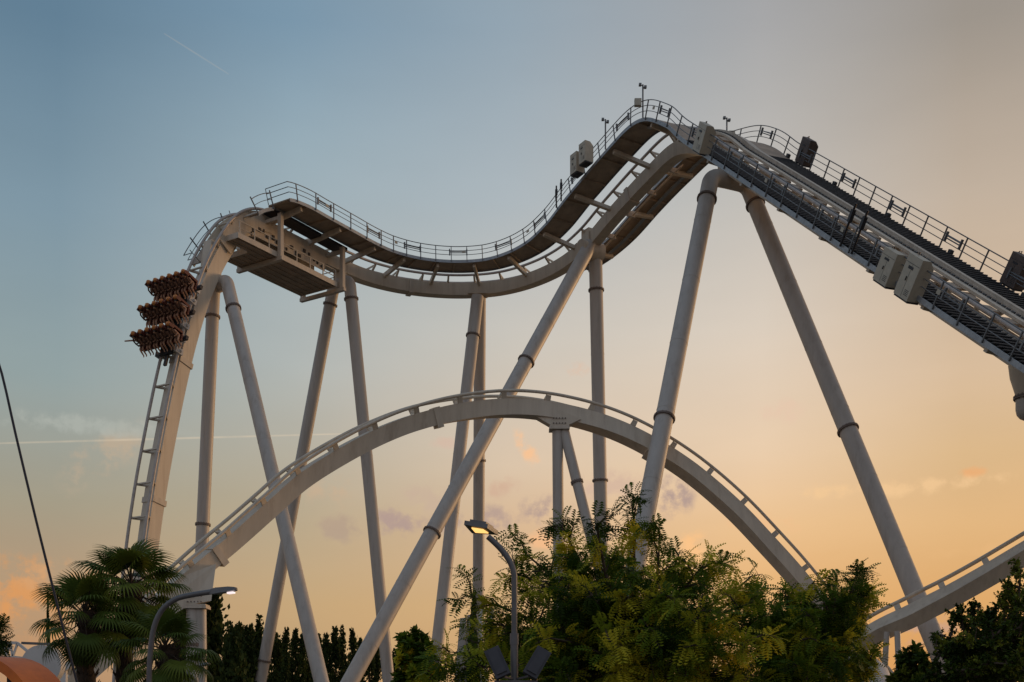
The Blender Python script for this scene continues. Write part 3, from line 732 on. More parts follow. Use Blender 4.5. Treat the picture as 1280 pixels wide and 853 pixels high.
def arch_support(top, legs, plate=True):
    o = bpy.data.objects.new('support', None); COL.objects.link(o); o.parent = AR; o.location = Vector(top)-wloc(AR); WL[o.name] = Vector(top)
    for (b, r, fl) in legs:
        t = Vector(top)+Vector((b[3] if len(b) > 3 else 0, 0, 0)); bb = Vector(b[:3]); bb.z = .3
        mb = MB(); mb.tube([t, bb], r, 20); mb.build('column', 'column', o)
        f = MB(); footing(f, bb); f.build('footing', 'sail', o)
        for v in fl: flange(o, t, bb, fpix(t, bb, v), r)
    mb = MB(); c = Vector(top); mb.box(c+Vector((0, 0, .1)), ((1, 0, 0), (0, 1, 0), (0, 0, 1)), (.62, .5, .08)); mb.box(c+Vector((0, 0, .22)), ((1, 0, 0), (0, 1, 0), (0, 0, 1)), (.58, .46, .03)); mb.build('bolted_plate', 'paint', o)
    mb = MB()
    for k in range(5):
        for z in (.45, .75): p = c+Vector((-.36+k*.18, -.41, z-.08)); mb.tube([p, p+Vector((0, -.08, 0))], .042, 6)
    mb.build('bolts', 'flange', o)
    return o
i = AT_.find(700, 0, -1.7); ctop = P(699, 539, 68.4)
so = arch_support(ctop, [((*P(700, 940, 68.6), -.1), .33, ()), ((*P(805, 943, 66), .3), .32, (603,))])
mb = MB(); mb.prism([ctop+Vector((-1.7, -.40, .95)), ctop+Vector((-.5, -.40, .25)), ctop+Vector((.5, -.40, .25)), ctop+Vector((1.3, -.40, .62)), ctop+Vector((0, -.40, 1.2))], (0, .78, 0)); mb.build('haunch', 'track', so)
ctop = P(246, 762, 60.3)
so = arch_support(ctop, [((*P(241, 945, 60.3), -.2), .36, (806,)), ((*P(252, 945, 60.8), .18), .33, ())])
mb = MB(); q = [P(268, 706, 60.9), P(262, 752, 60.5), P(236, 757, 60.3), P(205, 775, 59.8), P(180, 800, 59.4), P(178, 774, 59.4), P(230, 720, 60.4)]
mb.prism([p+Vector((.18, -.34, 0)) for p in q], Vector((-.36, .72, 0))); mb.build('haunch', 'track', so)

low_px = [(960, 868, 64), (1000, 843, 63), (1040, 821, 62), (1080, 800, 61), (1110, 785, 60), (1140, 770, 59.4), (1190, 745, 58.4), (1240, 717, 57.4), (1290, 687, 56.5), (1340, 655, 55.6), (1400, 614, 54.6), (1460, 570, 54)]
lroll = lambda f: R_(-14)
pts_ = spline([P(*q) for q in low_px], .4); T0 = Track(pts_, lambda f: R_(-38-30*f)); m_ = len(pts_)-1
LT, LR_ = low_track('coaster_track', 'low coaster track rising to the right edge in front of the leaning column', [T0.at(int(i*m_/14), 0, .90) for i in range(15)], lambda f: R_(-38-30*f), 6, .95, (25, 58, 0))
i = LT.find(1113, 0, -1.6); b = LT.at(i, 0, -1.55)
for dx, dy in ((-.25, .2), (.2, -.1)):
    mb = MB(); mb.tube([b+Vector((dx, dy, 0)), Vector((b.x+dx*2.0, b.y+dy*3, 0))], .16, 14); mb.build('column', 'column', LR_)
b = LT.at(LT.find(1400, 0, -1.6), 0, -1.55); mb = MB(); mb.tube([b, (b.x, b.y, 0)], .4, 14); mb.build('column', 'column', LR_)

#@@PARK
# ------------------------------------------------------------------ lamps, cable, park pieces
def bez(p0, p1, p2, n=12): return [p0.lerp(p1, k/n).lerp(p1.lerp(p2, k/n), k/n) for k in range(n+1)]
# centre street lamp with two floodlights
Yl = 18.0
base = P(643, 905+CH*F/Yl, Yl); LP = thing('street_lamp', 'dark street lamp with a lit amber head and two floodlights before the big tree', 'street lamp', base)
mb = MB(); top = P(643, 720, Yl); el_ = P(644, 690, Yl); hd = P(610, 671, Yl)
mb.tube([base, P(643, 800, Yl)], .062, 12); mb.tube([P(643, 800, Yl), top]+bez(top, P(641, 697, Yl), hd)[1:], .048, 12)
mb.tube([P(643, 792, Yl), P(643, 806, Yl)], .072, 12); mb.build('pole', 'pole', LP)
mb = MB(); a = P(580, 656, Yl-.12); b = P(609, 660.5, Yl-.12); c = P(622, 669, Yl+.28); d = P(590, 667, Yl+.30)
nrm = (b-a).cross(d-a).normalized(); nrm = nrm if nrm.z > 0 else -nrm
mb.prism([a, b, c, d], nrm*.07); tpt = (a+b+c+d)/4; mb.prism([tpt+(x-tpt)*.7+nrm*.07 for x in (a, b, c, d)], nrm*.05)
hd_o = mb.build('lamp_head', 'pole', LP)
mb = MB(); tp2 = a*.30+b*.30+c*.2+d*.2; mb.prism([tp2+(x-tp2)*.5-nrm*.022 for x in (a, b, c, d)], nrm*.018); mb.build('lit_lens', 'lampwarm', hd_o)
for (u, v, an, du) in ((622, 829, -24, 0), (671, 829, 30, 0)):
    c = P(u, v, Yl-.15); A = R_(an); axu = Vector((math.sin(A), .25, math.cos(A))).normalized(); axr = Vector((math.cos(A), 0, -math.sin(A)))
    axn = axr.cross(axu).normalized(); mb = MB(); mb.box(c, (axr, axu, axn), (.125, .25, .06)); mb.box(c+axn*.075, (axr, axu, axn), (.085, .2, .015))
    fo = mb.build('floodlight', 'flood', LP); m2 = MB(); m2.box(c-axn*.065, (axr, axu, axn), (.11, .235, .005)); m2.build('lens', 'dark', fo)
    m2 = MB(); m2.bar(c-axu*.25, P(643, 850, Yl), .05, .03); m2.build('bracket', 'pole', fo)
mb = MB(); mb.bar(P(618, 853, Yl-.1), P(672, 853, Yl-.1), .06, .06); mb.build('crossarm', 'pole', LP)
# left curved lamp
def curved_lamp(pts, hd, Y, r, label, lit):
    b0 = P(pts[0][0], 905+CH*F/Y, Y); t = thing('street_lamp', label, 'street lamp', b0, 'curved street lamps')
    mb = MB(); path = [b0]+spline([P(u, v, Y+.0*k) for k, (u, v) in enumerate(pts)], .08); mb.tube(path, r, 12); mb.build('pole', 'pole', t)
    (u0, v0), (u1, v1) = hd; p, q = P(u0, v0, Y), P(u1, v1, Y-.1); d = (q-p).normalized(); sd_ = Vector((-d.y, d.x, 0)).normalized(); up = sd_.cross(d); up = up if up.z > 0 else -up
    w = (q-p).length; mb = MB()
    secs = []
    for k, (f, hw_, th) in enumerate(((0, .035, .035), (.12, .05, .05), (.3, .085, .055), (.75, .095, .045), (.95, .07, .03), (1, .03, .02))):
        c = p+d*w*f; secs.append([c+sd_*hw_*Y/20-up*th*.6, c-sd_*hw_*Y/20-up*th*.6, c-sd_*hw_*.7*Y/20+up*th, c+sd_*hw_*.7*Y/20+up*th])
    vs = [x for s in secs for x in s]
    mb.add(vs, [(i*4+j, i*4+(j+1) % 4, (i+1)*4+(j+1) % 4, (i+1)*4+j) for i in range(5) for j in range(4)]+[(3, 2, 1, 0), (20, 21, 22, 23)])
    h = mb.build('lamp_head', 'pole', t)
    if lit:
        mb = MB(); c = p+d*w*.78-up*.045; mb.box(c, (d, sd_, up), (w*.11, .04, .012)); mb.build('lit_lens', 'lampcool', h)
curved_lamp([(186, 860), (188, 815), (193, 783), (203, 762), (220, 749), (242, 743.5), (264, 740)], ((262, 741), (296, 736.5)), 16.5, .040, 'grey curved street lamp with a white lit head in front of the palms', True)
curved_lamp([(230, 862), (233, 846), (240, 836), (250, 832)], ((248, 832.5), (262, 829.5)), 34.0, .05, 'small unlit curved lamp half hidden behind the low palm', False)
# slanted dark guy cable
mb = MB(); Yc = 15.0
mb.tube(spline([P(-14, 420, Yc+.6), P(0, 459, Yc+.5), P(20, 545, Yc+.3), P(45, 650, Yc+.15), P(70, 750, Yc), P(97, 856, Yc-.1), P(116, 930, Yc-.2), P(150, 905+CH*F/(Yc-.3), Yc-.3)], .3), .017, 8)
tag(mb.build('guy_cable', 'cable'), 'thin dark slanted cable hanging at the left edge', 'cable')
# orange arch
Yo = 16.0; c0 = P(-6, 935, Yo); oa = thing('orange_arch', 'orange curved arch of a ride at the lower left corner', 'arch', (c0.x, c0.y, 0))
ax = Vector((.42, .9, .0)).normalized(); sx = Vector((.9, -.42, 0)).normalized(); zz = Vector((0, 0, 1))
def ringband(r0, r1, w, a0, a1, n=40):
    mb = MB(); vs = []
    for k in range(n+1):
        t = R_(a0+(a1-a0)*k/n); d = sx*math.cos(t)+zz*math.sin(t)
        for (r, y) in ((r0, -w), (r1, -w), (r1, w), (r0, w)): vs.append(c0+d*r+ax*y)
    for j in range(4):
        V = []
        for k in range(n+1): V += [vs[k*4+j], vs[k*4+(j+1) % 4]]
        mb.add(V, [(2*k, 2*k+1, 2*k+3, 2*k+2) for k in range(n)], True)
    return mb
ringband(1.17, 1.31, .34, -60, 240).build('arch_band', 'orange', oa)
mb = MB(); mb.bar(P(16, 838, Yo+.2), Vector((P(16, 838, Yo+.2).x, Yo+.2, 0)), .12, .12); mb.build('arch_post', 'dark', oa)
# white round panel with a bar over it
Yd = 24.0; wd = thing('round_panel', 'round white panel half hidden behind the orange arch', 'panel', P(54, 905+CH*F/Yd, Yd))
mb = MB(); c = P(54, 832, Yd); mb.tube([c+Vector((0, -.12, 0)), c+Vector((0, .12, 0))], .43, 40); mb.build('disc', 'white', wd)
mb = MB(); mb.tube([c, Vector((c.x, c.y+.2, 0))], .12, 10); mb.build('post', 'white', wd)
mb = MB(); mb.bar(P(28, 804, Yd+.5), P(78, 806, Yd+.5), .12, .05); mb.bar(P(62, 806, Yd+.5), P(62, 836, Yd+.5), .06, .06); mb.build('top_bar', 'pole', wd)
# white truss
Yt = 40.0; tr = MB(); aa = [P(-30, 802, Yt), P(22, 804, Yt), P(38, 817, Yt)]; bb = [P(-30, 822, Yt), P(20, 822, Yt), P(38, 824, Yt)]
for s in (aa, bb):
    for p, q in zip(s, s[1:]): tr.bar(p, q, .1, .1)
n = 6
for k in range(n): 
    p, q = aa[0].lerp(aa[1], k/n), bb[0].lerp(bb[1], (k+.5)/n); tr.bar(p, q, .07, .07); tr.bar(q, aa[0].lerp(aa[1], (k+1)/n), .07, .07)
p = P(-26, 822, Yt); tr.bar(p, Vector((p.x, p.y, 0)), .15, .15); p = P(37, 820, Yt); tr.bar(p, Vector((p.x, p.y, 0)), .12, .12)
tag(tr.build('white_truss', 'white'), 'white lattice truss low at the left edge beyond the orange arch', 'truss')
# leaning steel frame behind the palms
Yq = 50
mb = MB(); mb.bar(P(78, 838, Yq), P(112, 812, Yq), .35, .3); p = P(80, 836, Yq); mb.bar(p, Vector((p.x, p.y, 0)), .25, .25); p = P(111, 813, Yq); mb.bar(p, Vector((p.x, p.y, 0)), .25, .25)
tag(mb.build('steel_frame', 'white'), 'pale sloping steel beam on posts behind the palm trunks', 'frame')
# weathered ride facade of leaning panels with its railing, by the cypress
Yw = 46.0; wf = thing('ride_facade', 'weathered pale leaning panels with a tubular frame beside the dark cypress', 'facade', P(600, 905+CH*F/Yw, Yw))
for (u0, u1, v1, s) in ((566, 579, 772, 0), (577, 588, 768, .3), (585, 593, 768, .6)):
    mb = MB(); q = [P(u0-7, 905+CH*F/Yw, Yw+s), P(u1-5, 905+CH*F/Yw, Yw+s), P(u1+4, v1, Yw+s), P(u1-4, v1+1, Yw+s)]
    mb.prism(q, (0, .25, 0)); mb.build('panel', 'sail', wf)
mb = MB()
for (a, b) in (((601, 765), (616, 761)), ((616, 761), (608, 800)), ((601, 765), (600, 850)), ((602, 780), (622, 786)), ((608, 800), (607, 860))): mb.tube([P(*a, Yw), P(*b, Yw)], .08, 8)
p = P(607, 860, Yw); mb.tube([p, (p.x, p.y, 0)], .08, 8); p = P(600, 850, Yw); mb.tube([p, (p.x, p.y, 0)], .08, 8); mb.build('frame', 'white', wf)
# white dome tent behind the right hand tree
Yk = 48.0; c = P(1070, 862, Yk); mb = MB(); vs = []; n, m = 24, 8; rd = 1.55
for i in range(m+1):
    for j in range(n): a, b = math.pi/2*i/m, 2*math.pi*j/n; vs.append((c.x+rd*math.sin(a)*math.cos(b), c.y+rd*math.sin(a)*math.sin(b), c.z+rd*math.cos(a)))
mb.add(vs, [(i*n+j, (i+1)*n+j, (i+1)*n+(j+1) % n, i*n+(j+1) % n) for i in range(m) for j in range(n)], True)
mb.tube([(c.x, c.y, 0), (c.x, c.y, c.z)], rd, 24)
tag(mb.build('white_dome', 'white'), 'white domed kiosk roof glimpsed through the leaves under the low track', 'dome')
# contrails: long thin ice trails high up
def contrail(p, q, w, label, strength):
    m = bpy.data.materials.new('ice_trail'); m.use_nodes = True; t = m.node_tree; t.nodes.clear()
    o = t.nodes.new('ShaderNodeOutputMaterial'); a = t.nodes.new('ShaderNodeBsdfTransparent'); e = t.nodes.new('ShaderNodeBsdfTranslucent'); e.inputs[0].default_value = (1, .92, .82, 1)
    em = t.nodes.new('ShaderNodeEmission'); em.inputs[0].default_value = (*lin((226, 206, 178)), 1); em.inputs[1].default_value = 1  # sunlight on the trail is put in as emission
    lw = t.nodes.new('ShaderNodeLayerWeight'); lw.inputs[0].default_value = .5
    n = t.nodes.new('ShaderNodeTexNoise'); n.inputs['Scale'].default_value = .004; n.inputs['Detail'].default_value = 5
    tcn = t.nodes.new('ShaderNodeTexCoord'); t.links.new(tcn.outputs['Object'], n.inputs['Vector'])
    k1 = t.nodes.new('ShaderNodeMath'); k1.operation = 'SUBTRACT'; k1.inputs[0].default_value = 1; t.links.new(lw.outputs['Facing'], k1.inputs[1])
    k2 = t.nodes.new('ShaderNodeMath'); k2.operation = 'POWER'; t.links.new(k1.outputs[0], k2.inputs[0]); k2.inputs[1].default_value = 2
    k3 = t.nodes.new('ShaderNodeMath'); k3.operation = 'MULTIPLY'; t.links.new(k2.outputs[0], k3.inputs[0]); t.links.new(n.outputs[0], k3.inputs[1])
    k4 = t.nodes.new('ShaderNodeMath'); k4.operation = 'MULTIPLY'; t.links.new(k3.outputs[0], k4.inputs[0]); k4.inputs[1].default_value = strength
    mx = t.nodes.new('ShaderNodeMixShader'); t.links.new(k4.outputs[0], mx.inputs[0]); t.links.new(a.outputs[0], mx.inputs[1]); t.links.new(em.outputs[0], mx.inputs[2]); t.links.new(mx.outputs[0], o.inputs[0])
    MT['trail'+label] = m
    n_ = 24; mb = MB(); mb.tube([p.lerp(q, k/n_) for k in range(n_+1)], [w*(.25+.75*math.sin(math.pi*min(1, max(.0, k/n_)*.9+.06))**.5) for k in range(n_+1)], 16, caps=False)
    tag(mb.build('contrail', 'trail'+label, None, p), label, 'contrail', 'aircraft contrails')
contrail(P(205, 42, 9000), P(286, 93, 9000), 8, 'short faint contrail slanting in the upper left of the sky', .15)
contrail(P(-60, 556, 14000), P(447, 542, 14000), 17, 'long pale contrail lying level behind the drop tower', .36)

#@@TREES
# ------------------------------------------------------------------ vegetation
def rot_to(d, n):                               # frames (k,3,3): columns side, along, normal
    d = d/np.linalg.norm(d, axis=1, keepdims=True); s = np.cross(d, n); s /= np.linalg.norm(s, axis=1, keepdims=True)+1e-9
    return np.stack([s, d, np.cross(s, d)], 2)
def frond_template(np_, lw, ll, droop):          # pinnate leaf along +Y, unit length
    V, Q = [], []
    for k in range(np_):
        y = .12+.88*k/np_; zz_ = -droop*y*y
        for s in (-1, 1):
            l = ll*(.7+.5*math.sin(math.pi*(k+.6)/(np_+.4))); o = len(V)
            V += [(0, y, zz_), (s*l*.45, y+lw*.1+.08*l, zz_+.02), (s*l, y+.30*l, zz_-.10*l), (s*l*.5, y+lw+.15*l, zz_+.01)]
            Q.append((o, o+1, o+2, o+3))
    return np.array(V), np.array(Q)
def scatter(tmpl, pos, D, Nn, sc, tint):
    V, Q = tmpl; k = len(pos); M = rot_to(D, Nn)
    W_ = np.einsum('kij,vj->kvi', M, V)*sc[:, None, None]+pos[:, None, :]
    Qs = (Q[None]+(np.arange(k)*len(V))[:, None, None]).reshape(-1, Q.shape[1])
    return W_.reshape(-1, 3), Qs, np.repeat(tint, len(Q))
def rvec(k): 
    v = rng.normal(size=(k, 3)); return v/np.linalg.norm(v, axis=1, keepdims=True)
def branchy_tree(name, label, cat, base, limbs, trunk_top, tmpl, leafmat, nsub, ntw, nfr, flen, spread, droopy, trunk_r, group=None, tint_amt=1.0, fill=None, sub_scale=1.0, yellow=.16):
    """limbs: list of end points; sub-branches, twigs and fronds grow off each limb"""
    root = thing(name, label, cat, base, group); base = np.array(base, float); tt = np.array(trunk_top, float)
    wood = MB(); wood.tube([base, base+(tt-base)*.5+np.array([.08, 0, 0]), tt], [trunk_r, trunk_r*.8, trunk_r*.65], 10)
    fp, fd, fn, fs, ft = [], [], [], [], []
    for e in limbs:
        e = np.array(e, float); L0 = np.linalg.norm(e-tt); mid = tt+(e-tt)*.5+np.array([rng.normal()*.12*L0, rng.normal()*.12*L0, .10*L0+.05*L0*rng.normal()])
        ctrlp = [tt, mid, e]; path = [(1-s)**2*tt+2*s*(1-s)*mid+s*s*e for s in np.linspace(0, 1, 9)]
        wood.tube(path, [trunk_r*.5*(1-.88*s) for s in np.linspace(0, 1, 9)], 7)
        limb_t = np.clip(rng.normal(.33, .22), .0, .8)
        for b in range(nsub):
            s = .30+.70*(b+rng.random())/nsub; s = min(s, 1.0); i = min(int(s*8), 7); p0 = path[i]+(path[i+1]-path[i])*(s*8-i)
            td = path[i+1]-path[i]; td /= np.linalg.norm(td); dr = td*.7+rvec(1)[0]*.9; dr[2] += .15; dr /= np.linalg.norm(dr)
            Ls = spread*L0**.5*(.55+.6*rng.random())*(1.1-.45*s)*sub_scale
            p1 = p0+dr*Ls*.5+np.array([0, 0, .05*Ls]); p2 = p0+dr*Ls+np.array([0, 0, -droopy*Ls])
            wood.tube([p0, p1, p2], [.022, .014, .006], 5)
            bt = np.clip(limb_t+rng.normal(0, .16), 0, 1)
            if rng.random() < yellow: bt = .82+.18*rng.random()
            for t_ in range(ntw):
                q = .15+.85*(t_+rng.random())/ntw; pt = (1-q)**2*p0+2*q*(1-q)*p1+q*q*p2
                tw = dr*.6+rvec(1)[0]*.8; tw[2] -= droopy*.6; tw /= np.linalg.norm(tw); Lt = Ls*.35*(.5+rng.random())
                wood.tube([pt, pt+tw*Lt], [.006, .003], 4)
                for f in range(nfr):
                    g = (f+rng.random())/nfr; a = pt+tw*Lt*g
                    d_ = tw*.5+rvec(1)[0]*.85; d_[2] -= droopy*.9
                    fp.append(a); fd.append(d_); n_ = rvec(1)[0]*.5; n_[2] += 1; fn.append(n_); fs.append(flen*(.65+.6*rng.random())); ft.append(np.clip(bt+rng.normal(0, .09), 0, 1)*tint_amt)
    V, Q, T_ = scatter(tmpl, np.array(fp), np.array(fd), np.array(fn), np.array(fs), np.array(ft))
    wood.build('trunk', 'bark', root)
    fast_mesh('crown', V, Q, T_, [leafmat], root)
    return root
loc_t = frond_template(6, .12, .30, .35)
def PX(l, Y): return [tuple(P(u, v, Y+dy)) for u, v, dy in l]
YT = 22.0
limbs = PX([(792, 640, .5), (745, 655, -.8), (700, 655, 1), (655, 690, 0), (640, 715, -1), (585, 745, .4), (600, 775, -.6), (620, 800, 1.0), (690, 735, -1.5), (715, 700, .5), (760, 695, 1.5),
            (825, 665, -.5), (850, 690, 1.2), (880, 705, -1), (905, 700, .6), (930, 730, 0), (950, 750, -1.4), (740, 745, -2), (790, 735, -2), (835, 745, -2.2), (880, 760, -2), (665, 775, -1.5), (700, 800, -2.2), (760, 800, -2.4), (820, 800, -2.5), (880, 810, -2.3), (940, 800, -2), (650, 830, -1.6), (560, 815, -.5), (600, 835, -1.2), (530, 838, 0), (720, 770, 1.8), (800, 770, 2), (870, 780, 2), (640, 800, 1.8), (930, 830, 1), (700, 845, -2), (780, 845, -2.4), (860, 845, -2.4), (930, 850, -2)], YT)
branchy_tree('locust_tree', 'big feathery green tree with yellow tips behind the street lamp', 'tree', (P(795, 905, YT).x, YT, 0), limbs, P(795, 858, YT), loc_t, 'leaf', 12, 5, 4, .30, .44, .18, .16, 'feathery trees', yellow=.27)
limbs = PX([(930, 745, .8), (945, 790, .2), (960, 815, -.6), (925, 775, 1), (975, 760, -.4), (1010, 735, 0), (1045, 728, .5), (1075, 712, -.3), (1088, 735, .3), (1060, 750, -1), (1020, 770, -1.4), (985, 745, .6), (1080, 765, .8), (1060, 790, -1.2), (1000, 800, -1.6), (1040, 820, -1.5), (985, 830, -1.8), (1070, 838, .6), (960, 790, 1.2), (1010, 845, -1.8), (960, 770, -.5), (1095, 830, .2), (950, 850, -1.5)], YT+1.5)
branchy_tree('locust_tree', 'feathery green tree whose drooping tips cross the low track', 'tree', (P(1015, 905, YT+1.5).x, YT+1.5, 0), limbs, P(1015, 868, YT+1.5), loc_t, 'leaf', 11, 5, 4, .30, .42, .18, .13, 'feathery trees', tint_amt=.95, yellow=.22)
# small-leaved dark tree at the right edge
oval = (np.array([(0, 0, 0), (.32, .45, .05), (0, 1, -.05), (-.32, .45, .05)]), np.array([(0, 1, 2, 3)]))
limbs = PX([(1275, 718, 0), (1255, 745, .3), (1240, 770, -.5), (1215, 765, .4), (1195, 768, 0), (1180, 795, .5), (1168, 815, -.2), (1186, 808, -1), (1210, 800, -1.3), (1250, 790, -1.5), (1285, 760, -1), (1300, 720, .5), (1230, 830, -1.6), (1195, 838, -1.4), (1172, 842, -.6), (1270, 830, -1.8), (1300, 800, -1), (1330, 700, 0), (1320, 760, .5), (1260, 800, 1), (1200, 825, 1), (1285, 740, 1.2)], 17.5)
branchy_tree('broadleaf_tree', 'dark small leaved tree filling the lower right corner', 'tree', (P(1250, 905, 17.5).x, 17.5, 0), limbs, P(1250, 868, 17.5), oval, 'leaf2', 13, 9, 15, .062, .33, .02, .11, yellow=.2)
# yellow-green shrub behind the struts, low shrub at right, pine tip at left edge
limbs = PX([(505, 800, 0), (520, 795, .3), (535, 812, -.3), (500, 825, -.4), (545, 835, .3), (520, 840, -.6), (515, 815, .5)], 26)
branchy_tree('leafy_shrub', 'olive leafy shrub between the raking strut and the feathery tree', 'shrub', (P(520, 905, 26).x, 26, 0), limbs, P(520, 875, 26), oval, 'leaf', 10, 7, 10, .17, .34, .12, .08, yellow=.25)
limbs = PX([(1130, 822, 0), (1145, 815, .3), (1160, 822, -.3), (1120, 845, 0), (1150, 850, -.5), (1165, 845, .2)], 34)
branchy_tree('leafy_shrub', 'dim spiky shrub under the low track near the right', 'shrub', (P(1145, 905, 34).x, 34, 0), limbs, P(1145, 880, 34), oval, 'leaf2', 10, 7, 9, .2, .4, -.05, .08, yellow=.1)
limbs = PX([(2, 777, 0), (-10, 790, 0), (4, 790, .3), (-2, 800, -.3), (-20, 770, 0), (-30, 800, .2)], 20)
branchy_tree('locust_tree', 'leafy branch tips entering at the left edge above the truss', 'tree', (P(-40, 905, 20).x, 20, 0), limbs, P(-40, 850, 20), loc_t, 'leaf2', 6, 4, 4, .2, .22, .2, .1, 'feathery trees')

# far trees: upright poplars and cypresses
def upright_mesh(h, w, n, seed, spiky, leaf):
    r = np.random.default_rng(seed); fp, fd, sc, tn = [], [], [], []
    nb = int(46*spiky)
    for b in range(nb):
        z0 = h*(.03+.86*r.random()**.9); a = r.random()*6.283; f = z0/h
        prof = w*min(1, .45+f*1.6)*max(.06, 1-f**1.6*1.05)
        Lb = h*.16*(.6+.8*r.random()); bt = np.clip(r.normal(.4, .25), 0, 1)
        st = np.array([math.cos(a)*prof*.35*r.random(), math.sin(a)*prof*.35*r.random(), z0]); en = np.array([math.cos(a)*prof*(.5+.55*r.random()), math.sin(a)*prof*(.5+.55*r.random()), z0+Lb])
        for k in range(n//nb):
            t = r.random()**.8; p = st+(en-st)*t+r.normal(size=3)*np.array([.16, .16, .2])*w*(1.1-t)
            fp.append(p); d = r.normal(size=3)*.6; d[2] += .9; fd.append(d); sc.append(leaf*(.6+.8*r.random())); tn.append(np.clip(bt+r.normal(0, .15), 0, 1))
    for k in range(n//12):
        t = r.random(); fp.append(np.array([r.normal()*.07*w*(1.2-t), r.normal()*.07*w*(1.2-t), h*(.80+.22*t)])); d = r.normal(size=3)*.4; d[2] += 1; fd.append(d); sc.append(leaf*(.4+.5*r.random())); tn.append(.4)
    k = len(fp); nn = r.normal(size=(k, 3)); V, Q, T_ = scatter(oval, np.array(fp), np.array(fd), nn, np.array(sc), np.array(tn))
    o = fast_mesh('crown', V, Q, T_, ['far'], None); me = o.data; bpy.data.objects.remove(o)
    t = MB(); t.tube([(0, 0, 0), (0, 0, h*.5), (0, 0, h*.9)], [w*.14, w*.09, w*.02], 8); return me, mesh_of(t, 'trunk', 'bark')
variants = [upright_mesh(10, 1.45, 3600, 11+k, .9, .30) for k in range(4)]
fatv = [upright_mesh(10, 3.0, 4200, 31+k, 1, .5) for k in range(2)]
def upright(u, v, Y, wsc, label, name='poplar_tree', cat='tree', group='poplars along the horizon', var=None):
    h = (CH+(VH-v)/F*Y); me, tr_ = (var or random.choice(variants)); s = h/10.2
    b = P(u, VH, Y); b.z = 0; t = thing(name, label, cat, b, group)
    for m, n in ((me, 'crown'), (tr_, 'trunk')):
        o = bpy.data.objects.new(n, m); COL.objects.link(o); o.parent = t; o.scale = (s*wsc, s*wsc, s); o.rotation_euler = (0, 0, random.random()*6.28)
pop = [(287, 789, 92, 1.1), (299, 783, 100, 1.0), (311, 786, 96, 1.0), (322, 781, 104, 1.0), (346, 796, 98, 1.0), (357, 794, 106, .9), (369, 795, 100, .95), (378, 800, 108, .9), (398, 803, 104, .9), (408, 796, 98, .8), (419, 788, 102, .85), (428, 793, 106, .8), (441, 795, 99, .9), (450, 803, 108, .85), (462, 804, 101, .9), (472, 813, 105, .9), (333, 803, 110, 1.0), (387, 806, 112, 1.0), (492, 820, 104, 1.0)]
where = {287: 'leftmost poplar of the row, right beside the arch support', 299: 'poplar second from the arch support in the row', 311: 'poplar left of the leaning struts, third from the arch support', 322: 'poplar against the left side of the raking column', 333: 'poplar hidden between the two crossing columns', 346: 'poplar just left of the crossing column foot', 357: 'poplar behind the upper part of the small round bush', 369: 'poplar touching the left edge of the steep column', 378: 'poplar behind the steep column', 387: 'low poplar in the dip right of the steep column',
         398: 'short poplar right of the steep column', 408: 'slim poplar left of the tallest middle poplar', 419: 'tallest poplar in the middle of the row', 428: 'slim poplar right of the tallest middle poplar', 441: 'pointed poplar halfway to the raking strut', 450: 'poplar behind the left side of the raking strut', 462: 'poplar touching the raking strut', 472: 'low poplar crossed by the raking strut', 492: 'lowest poplar at the right end of the row by the shrub'}
for u, v, Y, w in pop: upright(u, v, Y, w, where[u])
upright(262, 748, 62, .85, 'taller dark tree rising behind the arch support', 'broad_tree', 'tree', None, fatv[0])
upright(292, 800, 60, .8, 'dark bushy tree low between the arch support and the leaning column', 'broad_tree', 'tree', None, fatv[1])
upright(226, 770, 64, .6, 'dark tree behind the low palm and curved lamp', 'broad_tree', 'tree', None, fatv[1])
upright(592, 753, 40, .42, 'slim dark cypress in front of the weathered panels', 'cypress_tree', 'tree', None, variants[1])
upright(634, 782, 40, .5, 'dark cypress mostly hidden behind the street lamp pole', 'cypress_tree', 'tree', None, variants[2])
upright(358, 822, 70, .9, 'small green conical bush before the poplar row', 'conical_bush', 'bush', None, variants[3])
upright(60, 750, 30, .16, 'thin spindly young tree tip beside the slanted cable', 'young_tree', 'tree', None, variants[0])

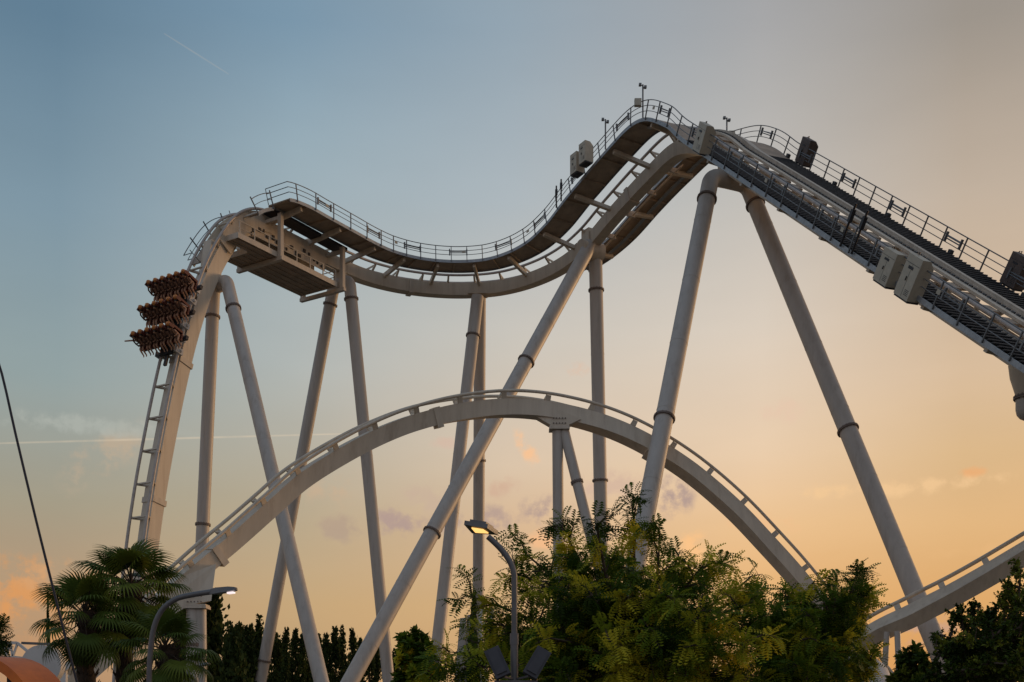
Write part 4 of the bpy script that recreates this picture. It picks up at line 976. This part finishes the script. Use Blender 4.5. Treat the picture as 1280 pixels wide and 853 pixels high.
# fan palms
def fan_template(nseg, ang, droop):
    V, Q, = [], []
    for k in range(nseg):
        a = R_(-ang+2*ang*k/(nseg-1)); l = 1-.25*abs(k/(nseg-1)-.5)*2; o = len(V); ca, sa = math.cos(a), math.sin(a); w = .036
        px, py = ca*w, -sa*w
        def at(r, s, wf):
            z = -droop*max(0, r-.45)**2*2.2+.02*(k % 2); return (sa*r*l+s*px*wf, ca*r*l+s*py*wf, z)
        V += [at(.02, -1, .3), at(.02, 1, .3), at(.5, 1, 1.2), at(.5, -1, 1.2), at(.78, 1, .8), at(.78, -1, .8), at(1.02, 1, .08), at(1.02, -1, .08)]
        Q += [(o, o+1, o+2, o+3), (o+3, o+2, o+4, o+5), (o+5, o+4, o+6, o+7)]
    return np.array(V), np.array(Q)
fan = fan_template(30, 125, .6)
def palm(base, lean, h, nl, rad, label, r0=.11, dead=12):
    root = thing('fan_palm', label, 'palm', base, 'fan palms'); base = np.array(base, float); top = base+np.array([lean[0], lean[1], h])
    tr = MB(); m = 22; pth = [base+(top-base)*k/m+np.array([.04*math.sin(k*.7), .03*math.cos(k*.9), 0]) for k in range(m+1)]
    tr.tube(pth, [r0*(1.1+.22*(k % 2)+.3*(k/m)) for k in range(m+1)], 12)
    for k in range(260):                          # shaggy fibre and old leaf bases
        i = rng.integers(4, m); a = rng.random()*6.283; p = pth[i]+np.array([math.cos(a), math.sin(a), 0])*r0*1.2
        tr.tube([p, p+np.array([math.cos(a)*.09, math.sin(a)*.09, .10+.1*rng.random()])], [.02, .006], 4)
    tr.build('trunk', 'palmbark', root)
    st = MB(); fp, fd, fn, fs, ft = [], [], [], [], []
    for k in range(nl):
        f = (k+.5)/nl; a = k*2.39996+rng.normal()*.2; el_ = math.radians(82-115*f**.9+rng.normal()*6); Lp = rad*(.75+.3*rng.random())*(.55+.45*min(1, f*2.2))
        d = np.array([math.cos(a)*math.cos(el_), math.sin(a)*math.cos(el_), math.sin(el_)]); p0 = top+np.array([0, 0, -.18*f]); sag = np.array([0, 0, -.22*Lp*math.cos(el_)])
        p2 = p0+d*Lp+sag; st.tube([p0, p0+d*Lp*.5+sag*.3, p2], [.014, .011, .008], 5)
        dd = d*.9+np.array([0, 0, -.35*math.cos(el_)]); n_ = np.array([-math.cos(a)*math.sin(el_), -math.sin(a)*math.sin(el_), math.cos(el_)+.25])+rng.normal(size=3)*.12
        fp.append(p2); fd.append(dd); fn.append(n_); fs.append(rad*.62*(.85+.3*rng.random())); ft.append(np.clip((.35+.5*rng.random())*(1 if f < .8 else .9), 0, .86))
    for k in range(dead):
        a = k*2.1+rng.random(); el_ = math.radians(-55-20*rng.random()); d = np.array([math.cos(a)*math.cos(el_), math.sin(a)*math.cos(el_), math.sin(el_)]); p0 = top+np.array([0, 0, -.3]); p2 = p0+d*rad*.5
        fp.append(p2); fd.append(d+np.array([0, 0, -.4])); fn.append(np.array([math.cos(a), math.sin(a), .3])); fs.append(rad*.5); ft.append(.05+.5*rng.random())
    V, Q, T_ = scatter(fan, np.array(fp), np.array(fd), np.array(fn), np.array(fs), np.array(ft))
    st.build('leaf_stalks', 'palmbark', root); fast_mesh('crown', V, Q, T_, ['palm'], root)
def gp(u, Y): p = P(u, VH, Y); return (p.x, p.y, 0)
palm(gp(141, 20.5), (.30, .1, 0), CH+(VH-728)/F*20.5, 36, .80, 'tallest shaggy fan palm beside the drop track')
palm(gp(118, 20.0), (-.10, -.2, 0), CH+(VH-766)/F*20.0, 28, .72, 'leftmost fan palm leaning under the slanted cable')
palm(gp(205, 18.0), (.02, 0, 0), CH+(VH-806)/F*18.0, 26, .62, 'low green fan palm behind the curved lamp', .09, 6)
